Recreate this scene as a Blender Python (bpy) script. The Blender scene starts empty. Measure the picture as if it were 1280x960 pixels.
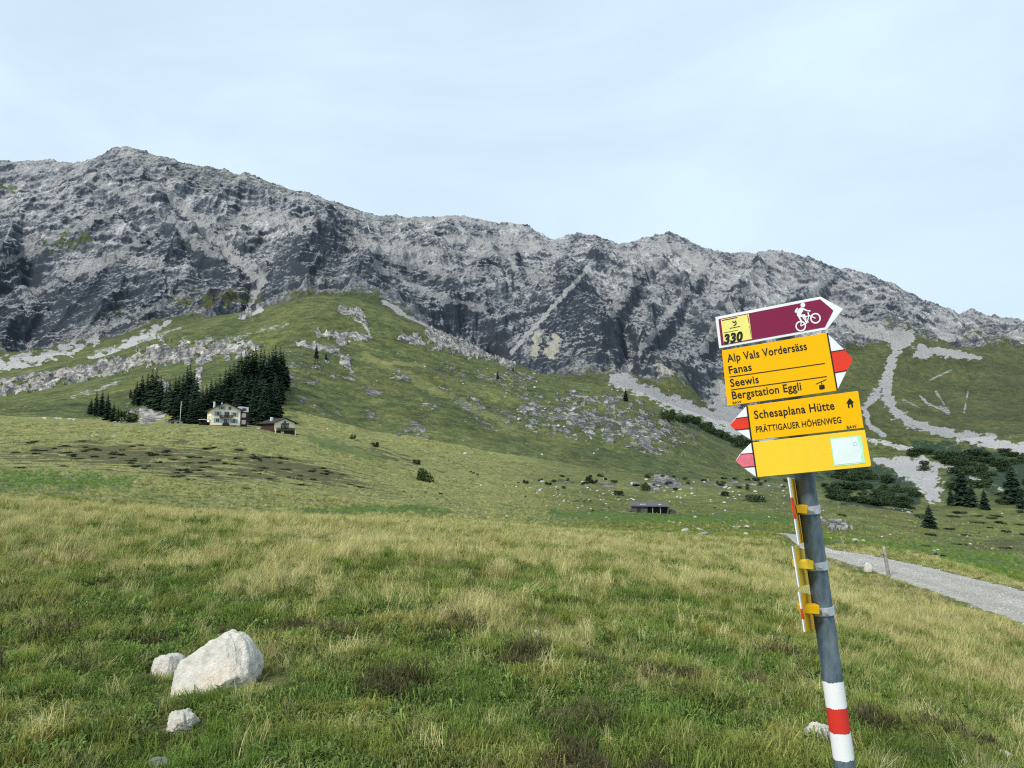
import bpy, bmesh, math, random, colorsys
import numpy as np
from mathutils import Vector, Matrix, Euler

R_ = math.radians
scene = bpy.context.scene
COL = scene.collection
random.seed(7)
RNG = np.random.default_rng(11)

# ------------------------------------------------------------------ camera
FPX, CX, CY, PITCH, CAMZ = 961.0, 640.0, 480.0, R_(4.8), 1.6
cam_d = bpy.data.cameras.new('camera')
cam_d.sensor_width = 36.0
cam_d.lens = FPX / 1280.0 * 36.0
cam_d.clip_start, cam_d.clip_end = 0.05, 20000.0
cam = bpy.data.objects.new('camera', cam_d)
cam.location = (0, 0, CAMZ)
cam.rotation_euler = (R_(90) + PITCH, 0, 0)
COL.objects.link(cam)
scene.camera = cam

# ------------------------------------------------------------------ world, sun, exposure
SUN_EL, SUN_AZ = R_(42), R_(-139)          # azimuth from +Y towards +X: the sun stands behind the camera, to the left
world = bpy.data.worlds.new('World')
scene.world = world
world.use_nodes = True
wn, wl = world.node_tree.nodes, world.node_tree.links
wn.clear()
w_out = wn.new('ShaderNodeOutputWorld')
w_bg = wn.new('ShaderNodeBackground')
w_bg.inputs['Strength'].default_value = 0.09
sky = wn.new('ShaderNodeTexSky')
sky.sky_type = 'NISHITA'
sky.sun_disc = False
sky.sun_elevation = SUN_EL
sky.sun_rotation = SUN_AZ
sky.altitude = 1800
sky.air_density = 1.0
sky.dust_density = 1.5
w_tc = wn.new('ShaderNodeTexCoord')
w_map = wn.new('ShaderNodeMapping')
w_map.inputs['Scale'].default_value = (1.0, 1.0, 2.6)
w_map.inputs['Rotation'].default_value = (0, R_(14), 0)
w_n = wn.new('ShaderNodeTexNoise')
w_n.inputs['Scale'].default_value = 1.7
w_n.inputs['Detail'].default_value = 7
w_n.inputs['Roughness'].default_value = 0.56
w_n.inputs['Distortion'].default_value = 0.5
w_r = wn.new('ShaderNodeMapRange')
w_r.inputs['From Min'].default_value = 0.34
w_r.inputs['From Max'].default_value = 0.68
w_r.inputs['To Min'].default_value = 0.76
w_r.inputs['To Max'].default_value = 0.99
w_mix = wn.new('ShaderNodeMix')
w_mix.data_type = 'RGBA'
w_mix.inputs['B'].default_value = (6.35, 7.85, 8.95, 1)    # bright thin cloud
wl.new(w_tc.outputs['Generated'], w_map.inputs['Vector'])
wl.new(w_map.outputs['Vector'], w_n.inputs['Vector'])
wl.new(w_n.outputs['Fac'], w_r.inputs['Value'])
wl.new(w_r.outputs['Result'], w_mix.inputs['Factor'])
wl.new(sky.outputs['Color'], w_mix.inputs['A'])
wl.new(w_mix.outputs['Result'], w_bg.inputs['Color'])
wl.new(w_bg.outputs['Background'], w_out.inputs['Surface'])

sun_d = bpy.data.lights.new('sun', 'SUN')
sun_d.energy = 2.7
sun_d.angle = R_(11)
sun_d.color = (1.0, 0.955, 0.88)
sun = bpy.data.objects.new('sun', sun_d)
sv = Vector((math.sin(SUN_AZ) * math.cos(SUN_EL), math.cos(SUN_AZ) * math.cos(SUN_EL), math.sin(SUN_EL)))
sun.rotation_euler = sv.to_track_quat('Z', 'Y').to_euler()
sun.location = sv * 50
COL.objects.link(sun)

vs = scene.view_settings
vs.view_transform = 'Standard'
vs.look = 'None'
vs.exposure = 0.42
vs.gamma = 1.0
vs.use_curve_mapping = False
scene.cycles.max_bounces = 5
scene.cycles.diffuse_bounces = 2
scene.cycles.glossy_bounces = 2
scene.cycles.transmission_bounces = 2
scene.cycles.transparent_max_bounces = 4
scene.cycles.use_denoising = False
scene.cycles.pixel_filter_type = 'BLACKMAN_HARRIS'
scene.cycles.filter_width = 1.15

# ------------------------------------------------------------------ small helpers
def P(x, y, D):
    """world point seen at photo pixel (x, y) at forward distance D"""
    a, b = (x - CX) / FPX, -(y - CY) / FPX
    dy = math.cos(PITCH) - b * math.sin(PITCH)
    dz = math.sin(PITCH) + b * math.cos(PITCH)
    return Vector((D * a / dy, D, CAMZ + D * dz / dy))

def project(X, Y, Z):
    zc = Z - CAMZ
    dep = Y * math.cos(PITCH) + zc * math.sin(PITCH)
    up = -Y * math.sin(PITCH) + zc * math.cos(PITCH)
    return CX + FPX * X / dep, CY - FPX * up / dep

def tag(o, label=None, cat=None, group=None, kind=None):
    if label: o['label'] = label
    if cat: o['category'] = cat
    if group: o['group'] = group
    if kind: o['kind'] = kind
    return o

def empty(name, loc=(0, 0, 0), rotz=0.0, label=None, cat=None, group=None):
    o = bpy.data.objects.new(name, None)
    o.empty_display_size = 0.2
    o.location = loc
    o.rotation_euler = (0, 0, rotz)
    COL.objects.link(o)
    return tag(o, label, cat, group)

def link(name, me, parent=None, mats=(), smooth=False):
    o = bpy.data.objects.new(name, me)
    for m in (mats if isinstance(mats, (list, tuple)) else [mats]):
        me.materials.append(m)
    if smooth:
        me.polygons.foreach_set('use_smooth', [True] * len(me.polygons))
    COL.objects.link(o)
    if parent: o.parent = parent
    return o

def copy_tree(o, parent=None):
    c = o.copy()
    COL.objects.link(c)
    if parent: c.parent = parent
    for ch in list(o.children):
        copy_tree(ch, c)
    return c

class MB:
    """collects polygons and writes them as one mesh object"""
    def __init__(s): s.v, s.f, s.m = [], [], []
    def add(s, vs, fs, mi=0):
        b = len(s.v)
        s.v += [tuple(v) for v in vs]
        for f in fs:
            s.f.append([b + i for i in f]); s.m.append(mi)
        return s
    def box(s, x0, x1, y0, y1, z0, z1, mi=0):
        v = [(x, y, z) for z in (z0, z1) for y in (y0, y1) for x in (x0, x1)]
        return s.add(v, [(0, 2, 3, 1), (4, 5, 7, 6), (0, 1, 5, 4), (2, 6, 7, 3), (0, 4, 6, 2), (1, 3, 7, 5)], mi)
    def prism(s, pts, d, mi=0):
        """polygon (3-D points) pushed along vector d"""
        n = len(pts)
        d = Vector(d)
        v = [Vector(p) for p in pts] + [Vector(p) + d for p in pts]
        return s.add(v, [list(range(n))[::-1], list(range(n, 2 * n))] + [(i, (i + 1) % n, n + (i + 1) % n, n + i) for i in range(n)], mi)
    def tube(s, p0, p1, r0, r1=None, n=16, mi=0, caps=True, rings=1):
        p0, p1 = Vector(p0), Vector(p1)
        r1 = r0 if r1 is None else r1
        ax = (p1 - p0).normalized()
        q = ax.to_track_quat('Z', 'Y')
        v = []
        for k in range(rings + 1):
            t = k / rings
            c = p0.lerp(p1, t); r = r0 + (r1 - r0) * t
            v += [c + q @ Vector((r * math.cos(2 * math.pi * i / n), r * math.sin(2 * math.pi * i / n), 0)) for i in range(n)]
        f = []
        for k in range(rings):
            f += [(k * n + i, k * n + (i + 1) % n, (k + 1) * n + (i + 1) % n, (k + 1) * n + i) for i in range(n)]
        if caps:
            f += [list(range(n))[::-1], list(range(rings * n, rings * n + n))]
        return s.add(v, f, mi)
    def build(s, name, mats, parent=None, off=None, smooth=False, bevel=0.0):
        me = bpy.data.meshes.new(name)
        v = s.v if off is None else [(a[0] - off[0], a[1] - off[1], a[2] - off[2]) for a in s.v]
        me.from_pydata(v, [], s.f)
        me.update()
        if bevel > 0:
            bm = bmesh.new(); bm.from_mesh(me)
            bmesh.ops.bevel(bm, geom=[e for e in bm.edges if e.is_manifold and e.calc_face_angle(0) > 0.6], offset=bevel, segments=2, affect='EDGES', clamp_overlap=True)
            bm.to_mesh(me); bm.free()
        o = link(name, me, parent, mats, smooth)
        if len(me.materials) > 1 and not bevel:
            me.polygons.foreach_set('material_index', s.m)
        return o

# ------------------------------------------------------------------ noise (numpy)
def _hash(ix, iy, seed):
    h = (ix.astype(np.uint32) * np.uint32(374761393) + iy.astype(np.uint32) * np.uint32(668265263) + np.uint32((seed * 2246822519) & 0xffffffff))
    h = (h ^ (h >> np.uint32(13))) * np.uint32(1274126177)
    return h ^ (h >> np.uint32(16))

def pn(x, y, seed=0):
    """2-D gradient noise, about -0.7..0.7"""
    xf, yf = np.floor(x), np.floor(y)
    ix, iy = xf.astype(np.int64), yf.astype(np.int64)
    fx, fy = (x - xf).astype(np.float32), (y - yf).astype(np.float32)
    u, v = fx * fx * fx * (fx * (fx * 6 - 15) + 10), fy * fy * fy * (fy * (fy * 6 - 15) + 10)
    def g(dx, dy):
        a = _hash(ix + dx, iy + dy, seed).astype(np.float32) * np.float32(2 * math.pi / 4294967296.0)
        return np.cos(a) * (fx - dx) + np.sin(a) * (fy - dy)
    n0 = g(0, 0) * (1 - u) + g(1, 0) * u
    n1 = g(0, 1) * (1 - u) + g(1, 1) * u
    return n0 * (1 - v) + n1 * v

def fbm(x, y, oct=4, seed=0, gain=0.5):
    s, a = 0, 1.0
    for o in range(oct):
        s = s + a * pn(x, y, seed + o * 17); x = x * 2.03 + 11.3; y = y * 2.03 - 7.7; a *= gain
    return s

def ridged(x, y, oct=4, seed=0, gain=0.5):
    s, a, w = 0, 1.0, 1.0
    for o in range(oct):
        n = 1 - np.abs(pn(x, y, seed + o * 17)) * 2.0
        n = n * n * w
        s = s + a * n
        w = np.clip(n * 1.6, 0, 1); x = x * 2.07 + 5.1; y = y * 2.07 + 3.3; a *= gain
    return s

def sstep(a, b, x):
    t = np.clip((x - a) / (b - a), 0, 1)
    return t * t * (3 - 2 * t)

# ------------------------------------------------------------------ the terrain: profile lines from near to far
# each line: (forward distance, rows to the next line, points (x, y) of the photo; 'z' lines give heights instead)
SKY = [(-900, 300), (-500, 235), (-200, 222), (0, 205), (30, 207), (60, 205), (100, 207), (125, 200), (140, 190), (155, 187), (170, 189), (225, 207), (275, 213), (310, 220), (345, 233), (400, 247), (430, 260),
       (470, 273), (520, 276), (560, 272), (590, 275), (625, 282), (655, 282), (682, 298), (692, 300), (725, 292), (745, 296), (770, 308), (800, 303), (825, 294), (836, 292), (850, 296), (880, 312),
       (905, 319), (940, 321), (960, 316), (990, 315), (1010, 322), (1040, 333), (1080, 343), (1120, 358), (1150, 374), (1180, 384), (1200, 392), (1215, 388), (1250, 400), (1280, 405), (1500, 440), (2100, 520)]
LINES = [
 ('z', 0.5, 24, [(-900, 0.05), (640, 0), (2200, -0.1)]),
 ('z', 3.6, 150, [(-900, 0.3), (0, 0.05), (640, 0), (1280, -0.12), (2200, -0.5)]),
 ('z', 10, 120, [(-900, 0.5), (0, 0.12), (400, 0.0), (640, -0.12), (1000, -0.62), (1280, -1.55), (1600, -2.1), (2200, -2.6)]),
 ('z', 22, 90, [(-900, 0.7), (0, -0.1), (400, -0.6), (640, -0.95), (900, -1.65), (1000, -2.1), (1100, -2.6), (1250, -2.8), (1400, -2.95), (2200, -4.0)]),
 ('y', 42, 24, [(-900, 590), (0, 626), (200, 643), (500, 653), (640, 660), (740, 666), (900, 678), (1000, 685), (1060, 690), (1165, 705), (1280, 735), (1500, 770), (2200, 830)]),
 ('y', 65, 60, [(-900, 600), (0, 628), (200, 645), (500, 655), (640, 660), (740, 662), (900, 669), (960, 669), (1060, 677), (1165, 697), (1280, 722), (1500, 750), (2200, 800)]),
 ('y', 150, 70, [(-900, 580), (0, 590), (150, 595), (300, 606), (500, 629), (640, 646), (740, 653), (815, 653), (960, 656), (1060, 666), (1165, 685), (1280, 694), (1500, 720), (2200, 760)]),
 ('y', 230, 80, [(-900, 545), (0, 556), (150, 560), (300, 567), (400, 580), (500, 602), (640, 625), (740, 634), (815, 639), (960, 641), (1060, 649), (1165, 663), (1280, 669), (1500, 690), (2200, 730)]),
 ('y', 285, 36, [(-900, 515), (0, 524), (150, 529), (260, 533), (310, 535), (370, 545), (450, 561), (550, 586), (700, 609), (815, 621), (1000, 625), (1165, 644), (1280, 649), (1500, 670), (2200, 710)]),
 ('y', 320, 60, [(-900, 522), (0, 530), (150, 531), (200, 530), (260, 528), (320, 531), (370, 539), (400, 542), (450, 551), (550, 572), (700, 594), (815, 606), (1000, 611), (1100, 628), (1165, 634), (1200, 632), (1280, 630), (1500, 630), (2200, 680)]),
 ('y', 400, 60, [(-900, 500), (0, 507), (100, 511), (150, 514), (190, 500), (230, 490), (300, 482), (350, 478), (400, 503), (450, 520), (550, 535), (700, 566), (815, 586), (900, 598), (1000, 603), (1100, 628), (1165, 637), (1280, 637), (1500, 640), (2200, 680)]),
 ('y', 500, 40, [(-900, 500), (0, 496), (100, 482), (200, 462), (300, 447), (360, 440), (400, 452), (450, 470), (500, 480), (600, 505), (700, 531), (815, 556), (920, 591), (1000, 599), (1100, 613), (1165, 615), (1280, 609), (1500, 600), (2200, 640)]),
 ('y', 580, 36, [(-900, 497), (0, 492), (60, 481), (120, 470), (200, 453), (270, 447), (330, 438), (400, 425), (500, 448), (600, 478), (700, 503), (760, 512), (830, 530), (920, 581), (1000, 593), (1100, 605), (1280, 599), (1500, 590), (2200, 620)]),
 ('y', 594, 90, [(-900, 490), (0, 480), (60, 468), (120, 455), (200, 433), (270, 429), (330, 428), (400, 419), (500, 444), (600, 474), (700, 500), (760, 508), (830, 527), (920, 578), (1000, 590), (1100, 602), (1280, 595), (1500, 585), (2200, 615)]),
 ('y', 800, 24, [(-900, 495), (0, 469), (60, 457), (120, 442), (200, 417), (260, 399), (330, 385), (405, 368), (460, 378), (540, 412), (620, 452), (700, 475), (760, 485), (830, 514), (880, 541), (920, 563), (1000, 580), (1100, 585), (1200, 580), (1280, 572), (1500, 560), (2200, 590)]),
 ('y', 880, 60, [(-900, 490), (0, 456), (60, 449), (150, 432), (250, 402), (330, 391), (405, 377), (460, 386), (540, 419), (620, 459), (700, 481), (760, 490), (830, 515), (880, 535), (920, 548), (1000, 568), (1100, 570), (1200, 563), (1280, 556), (1500, 545), (2200, 575)]),
 ('y', 1000, 150, [(-900, 470), (0, 441), (60, 436), (150, 420), (230, 402), (320, 386), (405, 368), (480, 381), (540, 410), (620, 446), (690, 470), (760, 469), (785, 462), (830, 490), (900, 512), (960, 530), (1000, 545), (1060, 540), (1110, 525), (1200, 535), (1280, 530), (1500, 520), (2200, 560)]),
 ('y', 1150, 140, [(-900, 430), (0, 390), (100, 380), (200, 370), (300, 355), (400, 335), (450, 345), (500, 365), (600, 400), (700, 412), (800, 430), (900, 470), (950, 495), (1000, 497), (1060, 482), (1110, 480), (1200, 482), (1280, 475), (1500, 470), (2200, 540)]),
 ('y', 1300, 130, [(-900, 390), (0, 322), (100, 312), (200, 305), (300, 312), (400, 285), (450, 305), (500, 325), (600, 350), (700, 352), (800, 375), (900, 405), (1000, 428), (1060, 420), (1140, 425), (1200, 440), (1280, 442), (1500, 450), (2200, 530)]),
 ('y', 1500, 90, [(-900, 350), (0, 265), (100, 252), (200, 246), (300, 275), (400, 264), (500, 296), (600, 313), (700, 326), (800, 332), (900, 352), (1000, 365), (1100, 388), (1140, 400), (1200, 414), (1280, 426), (1500, 446), (2200, 526)]),
 ('y', 1700, 70, [(-900, 320), (0, 230), (100, 224), (160, 207), (250, 230), (300, 241), (400, 259), (500, 286), (600, 294), (700, 313), (800, 316), (900, 334), (1000, 341), (1100, 363), (1200, 402), (1280, 415), (1500, 443), (2200, 523)]),
 ('y', 1850, 10, SKY),
 ('y', 2100, 6, [(x, y + 45) for x, y in SKY]),
 ('y', 2800, 1, [(-900, 520), (2200, 560)]),
]
NL = len(LINES)
s_in = np.linspace(-0.72, 0.72, 1500)
s_out = 0.72 + 0.78 * (np.linspace(0, 1, 46)[1:]) ** 1.5
S = np.concatenate([-s_out[::-1], s_in, s_out])
NC = len(S)
cp, sp = math.cos(PITCH), math.sin(PITCH)
LD, LZ = np.zeros((NL, NC)), np.zeros((NL, NC))
pxs = 640 + FPX * S
for k, (mode, D, rows, pts) in enumerate(LINES):
    pts = np.array(pts, float)
    # real ridges and hollows do not keep one distance: let the line wander a little
    wob = 0.0 if D < 60 or k in (12, 13) else 0.05
    Dk = D * (1 + wob * pn(S * 3.1 + k * 0.35, S * 0 + k * 0.8, 5))
    if mode == 'z':
        zz = np.interp(pxs, pts[:, 0], pts[:, 1])
    else:
        b = -(pts[:, 1] - CY) / FPX
        a = (pts[:, 0] - CX) / FPX
        ss = a / (cp - b * sp)
        sl = (sp + b * cp) / (cp - b * sp)
        # the fan's outer columns continue the last point
        zz = CAMZ + Dk * np.interp(S, ss, sl)
    if k not in (21, 22):
        ker = np.exp(-0.5 * (np.arange(-60, 61) / 16.0) ** 2); ker /= ker.sum()
        zz = np.convolve(np.pad(zz, 60, mode='edge'), ker, 'valid')
    LD[k], LZ[k] = Dk, zz

def pchip(V, rows):
    d = np.diff(V, axis=0)
    m = np.zeros_like(V)
    m[0], m[-1] = d[0], d[-1]
    h = d[:-1] * d[1:]
    with np.errstate(divide='ignore', invalid='ignore'):
        m[1:-1] = np.where(h > 0, 2 * h / (d[:-1] + d[1:]), 0)
    out = []
    for k, n in enumerate(rows):
        t = (np.arange(n) / n)[:, None]
        out.append((1 + 2 * t) * (1 - t) ** 2 * V[k] + t * (1 - t) ** 2 * m[k] + t * t * (3 - 2 * t) * V[k + 1] + t * t * (t - 1) * m[k + 1])
    out.append(V[-1:])
    return np.concatenate(out)

rows = [l[2] for l in LINES[:-1]]
# rows inside the near lines are spaced by distance ratio, so blend in log distance
GY = np.exp(pchip(np.log(LD), rows))
def zlog(V):
    out = []
    d = np.diff(V, axis=0) / np.diff(np.log(LD), axis=0)
    lo = np.log(LD)
    m = np.zeros_like(V); m[0], m[-1] = d[0], d[-1]
    h = d[:-1] * d[1:]
    with np.errstate(divide='ignore', invalid='ignore'):
        m[1:-1] = np.where(h > 0, 2 * h / (d[:-1] + d[1:]), 0)
    r0 = 0
    for k, n in enumerate(rows):
        L = lo[k + 1] - lo[k]
        t = (np.log(GY[r0:r0 + n]) - lo[k]) / L
        out.append((1 + 2 * t) * (1 - t) ** 2 * V[k] + t * (1 - t) ** 2 * m[k] * L + t * t * (3 - 2 * t) * V[k + 1] + t * t * (t - 1) * m[k + 1] * L)
        r0 += n
    out.append(V[-1:])
    return np.concatenate(out)
GZ = zlog(LZ)
GX = GY * S[None, :]
T = np.concatenate([k + np.arange(n) / n for k, n in enumerate(rows)] + [[NL - 1.0]])
NR = len(T)
RS = np.concatenate([[0], np.cumsum(rows)])            # first row of every line
TT = T[:, None] + np.zeros((1, NC))

PX0, PY0 = project(GX, GY, GZ)                          # where each vertex shows before relief

def stroke(pts, t0, t1, rag=0.35, seed=3, PXY=None, soft=False):
    """mask of a band along a line of (x, y, half width), limited to profile lines t0..t1, with a ragged edge"""
    px, py = PXY or (PX0, PY0)
    r0, r1 = int(np.searchsorted(T, t0)), int(np.searchsorted(T, t1))
    out = np.zeros((NR, NC), np.float32)
    A = np.array(pts, float)
    wmax = A[:, 2].max() * (2.6 if soft else 1.6)
    x, y = px[r0:r1], py[r0:r1]
    box = (x > A[:, 0].min() - wmax) & (x < A[:, 0].max() + wmax) & (y > A[:, 1].min() - wmax) & (y < A[:, 1].max() + wmax)
    xx, yy = x[box], y[box]
    best = np.full(xx.shape, 9.0)
    for p, q in zip(A[:-1], A[1:]):
        dx, dy = q[0] - p[0], q[1] - p[1]
        L = dx * dx + dy * dy + 1e-9
        t = np.clip(((xx - p[0]) * dx + (yy - p[1]) * dy) / L, 0, 1)
        w = p[2] + (q[2] - p[2]) * t
        best = np.minimum(best, np.hypot(xx - p[0] - t * dx, yy - p[1] - t * dy) / w)
    best = best + rag * fbm(xx / 14.0, yy / 7.0, 4, seed, 0.6) * 1.6
    sub = np.zeros(x.shape, np.float32)
    sub[box] = np.exp(-1.1 * best ** 2) - math.exp(-1.1 * 2.5 ** 2) * 0 if soft else 1 - sstep(0.65, 1.15, best)
    out[r0:r1] = sub
    return out

# ---- relief
def rowslice(t0, t1): return slice(int(np.searchsorted(T, t0)), int(np.searchsorted(T, t1)))
# road: a level gravel track; its line in world metres (x, y, z, half width)
ROAD = [(13.0, 6.0, -2.3, 1.35), (13.4, 12, -2.5, 1.5), (13.9, 18, -2.64, 1.5), (14.1, 24, -2.70, 1.4), (14.0, 29, -2.74, 1.2), (14.1, 33.5, -2.9, 1.0), (15.6, 40, -3.55, .8), (19.8, 52, -4.8, .8), (26.3, 72, -6.4, .9), (33.6, 100, -9.2, 1.3), (40, 130, -13, 1.3)]
def road_field(X, Y):
    best = np.full(X.shape, 99.0); zr = np.zeros(X.shape)
    for p, q in zip(ROAD[:-1], ROAD[1:]):
        dx, dy = q[0] - p[0], q[1] - p[1]
        t = np.clip(((X - p[0]) * dx + (Y - p[1]) * dy) / (dx * dx + dy * dy), 0, 1)
        d = np.hypot(X - p[0] - t * dx, Y - p[1] - t * dy) / (p[3] + (q[3] - p[3]) * t)
        z = p[2] + (q[2] - p[2]) * t
        zr = np.where(d < best, z, zr); best = np.minimum(best, d)
    return best, zr

near = rowslice(0, 6)
X, Y = GX[near], GY[near]
humm = 0.10 * fbm(X / 1.2, Y / 1.2, 4, 31, .6) - 0.06 * sstep(.25, .6, fbm(X / .9, Y / .9, 3, 33)) + 0.16 * fbm(X / 5.0, Y / 5.0, 2, 37) * sstep(3, 9, Y)
humm = humm + 0.6 * fbm(X / 22.0, Y / 22.0, 2, 41) * sstep(25, 60, Y)
GZ[near] += humm
rd, rz = road_field(X, Y)
GZ[near] = GZ[near] + (rz - GZ[near]) * (1 - sstep(1.15, 2.3, rd)) * sstep(4, 9, Y)
ROADM = np.zeros((NR, NC), np.float32)
RUT = np.zeros((NR, NC), np.float32); RUT[near] = np.exp(-((rd - .48) / .17) ** 2)
ROADM[near] = 1 - sstep(0.80, 1.18, rd + 0.12 * fbm(X / 0.5, Y / 0.5, 3, 77) * 1.3)

mid = rowslice(6, 16)
X, Y, t = GX[mid], GY[mid], TT[mid]
k = sstep(6, 8.5, t)
GZ[mid] += k * (1.1 * fbm(X / 30.0, Y / 30.0, 4, 51) * sstep(8, 10, t) + 0.5 * fbm(X / 9, Y / 9, 3, 53)) + 3.0 * fbm(X / 70., Y / 70., 3, 55) * sstep(9.5, 11, t) * (1 - sstep(13.2, 14, t) * 0.7)

# outcrops of pale limestone in the green hill, boulder fields, cliffs
def outc(*a, **k): return stroke(*a, **k)
cliff = np.maximum(stroke([(-300, 500, 8), (0, 489, 5), (60, 478, 6), (100, 468, 8), (140, 459, 12), (175, 450, 8), (205, 444, 15), (240, 442, 11), (270, 438, 15), (305, 437, 9), (330, 432, 3)], 11.2, 13.6, 0.95),
                   stroke([(-300, 490, 6), (0, 478, 3), (100, 462, 3), (135, 452, 3)], 11.2, 13.8, 0.6, 9))
rk = np.maximum(cliff, 0)
for a in [([(400, 418, 5), (425, 421, 7), (450, 421, 6), (465, 424, 3)], 11, 14.5), ([(500, 424, 4), (520, 424, 7), (528, 430, 5)], 11, 14.5),
          ([(537, 418, 6), (550, 424, 14), (565, 432, 10)], 11, 15), ([(575, 436, 8), (598, 440, 9), (605, 442, 8)], 11, 15), ([(620, 448, 6), (640, 458, 5)], 11, 15),
          ([(300, 378, 3), (312, 392, 4), (300, 400, 2)], 13, 16),
          ([(370, 430, 3), (420, 440, 5), (440, 460, 4)], 10, 14), ([(425, 388, 3), (450, 392, 5), (462, 410, 2)], 13, 15)]:
    rk = np.maximum(rk, stroke(a[0], a[1], a[2], 0.7, 21))
for x, y, w, h in [(700, 518, 60, 10), (760, 530, 70, 14), (800, 540, 34, 15), (690, 535, 40, 6), (640, 478, 22, 9), (655, 470, 20, 6), (570, 466, 14, 9), (610, 472, 14, 5), (520, 534, 14, 10),
                   (430, 470, 14, 6), (408, 516, 22, 5), (470, 490, 20, 5), (385, 452, 20, 10), (500, 470, 12, 7), (590, 505, 16, 8), (640, 520, 20, 8), (660, 500, 14, 6), (560, 488, 12, 5), (850, 545, 22, 8), (465, 520, 12, 4),
                   (740, 500, 40, 5), (780, 500, 30, 5), (370, 500, 10, 5), (360, 470, 8, 10), (380, 480, 14, 5), (530, 505, 18, 4), (600, 530, 20, 4), (690, 470, 10, 2), (820, 560, 20, 3)]:
    rr = stroke([(x - w * 0.7, y - 0.25 * w * 0.7, h), (x + w * 0.7, y + 0.25 * w * 0.7, h)], 9, 14.6, 1.5, int(x + y))
    rk = np.maximum(rk, rr * (0.64 if w >= 34 else 0.47))
# rocks among the spruces behind the house
for p in [[(178, 528, 10), (196, 512, 18), (206, 492, 12)], [(230, 520, 6), (236, 490, 8)], [(248, 470, 6), (240, 500, 7)], [(340, 462, 7), (335, 480, 5)], [(165, 522, 10), (150, 526, 6)]]:
    rk = np.maximum(rk, stroke(p, 8.9, 12, 0.6, 63))
# bands of the second meadow, foot-of-hill boulder line
rk = np.maximum(rk, 0.50 * stroke([(700, 604, 3), (780, 606, 3), (930, 605, 3), (1000, 606, 3)], 7.5, 10.5, 1.8, 71))
rk = np.maximum(rk, 0.85 * stroke([(812, 606, 5), (826, 600, 8), (845, 607, 5)], 7.5, 10.5, 1.0, 73))
rk = np.maximum(rk, 0.9 * stroke([(1015, 653, 4), (1045, 656, 5), (1065, 662, 3)], 6, 9, 1.2, 72))

G = rowslice(6, 16.3)
X, Y = GX[G], GY[G]
bump = ridged(X / 16.0, Y / 16.0, 4, 81, 0.55)
GZ[G] += rk[G] * (2.6 * (bump - 0.55)) * (0.35 + 0.65 * sstep(300, 600, Y) + .7 * sstep(620, 760, Y))

# ---- the rock wall
MT = rowslice(15.6, NL)
X, Y, t = GX[MT].copy(), GY[MT], TT[MT]
px = PX0[MT]
rock0 = np.interp(px, [-900, 880, 950, 1050, 1140, 1280, 2200], [15.9, 16.0, 16.4, 17.45, 18.0, 18.05, 18.1])
rin = sstep(0, 0.35, t - rock0)
top = 1 - sstep(19.6, 20.9, t) * 0.86
back = 1 - sstep(21.2, 22, t)
wx = 60 * fbm(X / 210., Y / 300., 3, 101)
wy = 60 * fbm(X / 210., Y / 300., 3, 131)
big = ridged((X + wx) / 300., (Y + wy) / 620., 3, 151) - 0.75
mid_ = ridged((X + 0.5 * wx) / 105., (Y + wy) / 230., 4, 171) - 0.75
relief = (30 * big + 18 * mid_) * top
# buttresses and gullies of this particular wall
def feat(pts, t0, t1, seed=5):
    return stroke(pts, t0, t1, 0.12, seed, None, True)[MT] * sstep(t0, t0 + .5, t) * (1 - sstep(t1 - .7, t1, t))
relief += 30 * feat([(405, 285, 26), (390, 320, 44), (350, 365, 46), (440, 350, 40)], 16, 19.5)
relief += 26 * feat([(745, 330, 14), (700, 380, 26), (660, 440, 34), (720, 440, 40)], 16, 19.3)
relief += 10 * feat([(150, 215, 22), (130, 235, 24), (90, 260, 20)], 18.5, 20.2)
relief -= 22 * feat([(200, 225, 10), (270, 290, 12), (320, 350, 10), (310, 385, 8)], 16, 20.5)
relief -= 22 * feat([(460, 290, 12), (540, 350, 14), (600, 400, 12), (640, 440, 10)], 16, 19.5)
relief -= 20 * feat([(690, 310, 10), (780, 390, 10), (790, 460, 12)], 16, 20)
relief -= 20 * feat([(30, 300, 12), (60, 380, 14), (20, 430, 12)], 16, 20)
RIBS = [([(110, 225, 7), (200, 265, 8), (245, 305, 8), (330, 342, 7)], 16.3, 20.6), ([(0, 332, 9), (100, 282, 9), (150, 262, 7)], 16.4, 20.2), ([(30, 372, 8), (120, 330, 8), (180, 300, 7)], 16.2, 19.6),
        ([(440, 288, 7), (500, 328, 8), (560, 346, 8), (625, 340, 6)], 16.6, 19.8), ([(470, 332, 7), (540, 370, 7), (605, 386, 6)], 16.2, 18.9), ([(500, 306, 6), (580, 320, 7), (645, 313, 6)], 17, 20.4),
        ([(850, 300, 7), (800, 342, 8), (765, 392, 8)], 16.4, 20.6), ([(885, 328, 7), (835, 396, 8), (800, 440, 7)], 16.2, 20), ([(962, 328, 7), (905, 396, 8), (880, 440, 8)], 16.4, 20.4), ([(1040, 345, 6), (985, 400, 7), (960, 440, 7)], 17, 20.6),
        ([(60, 440, 7), (150, 400, 8), (230, 372, 7)], 15.9, 17.6), ([(600, 300, 6), (650, 340, 7), (690, 352, 6)], 17, 20.2)]
for i_, (p, t0, t1) in enumerate(RIBS):
    relief += 13 * feat(p, t0, t1, 60 + i_)
    relief -= 9 * feat([(x + 2, y + 17, w * .9) for x, y, w in p], t0, t1, 60 + i_)
Z = GZ[MT] + relief * rin * back
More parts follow.
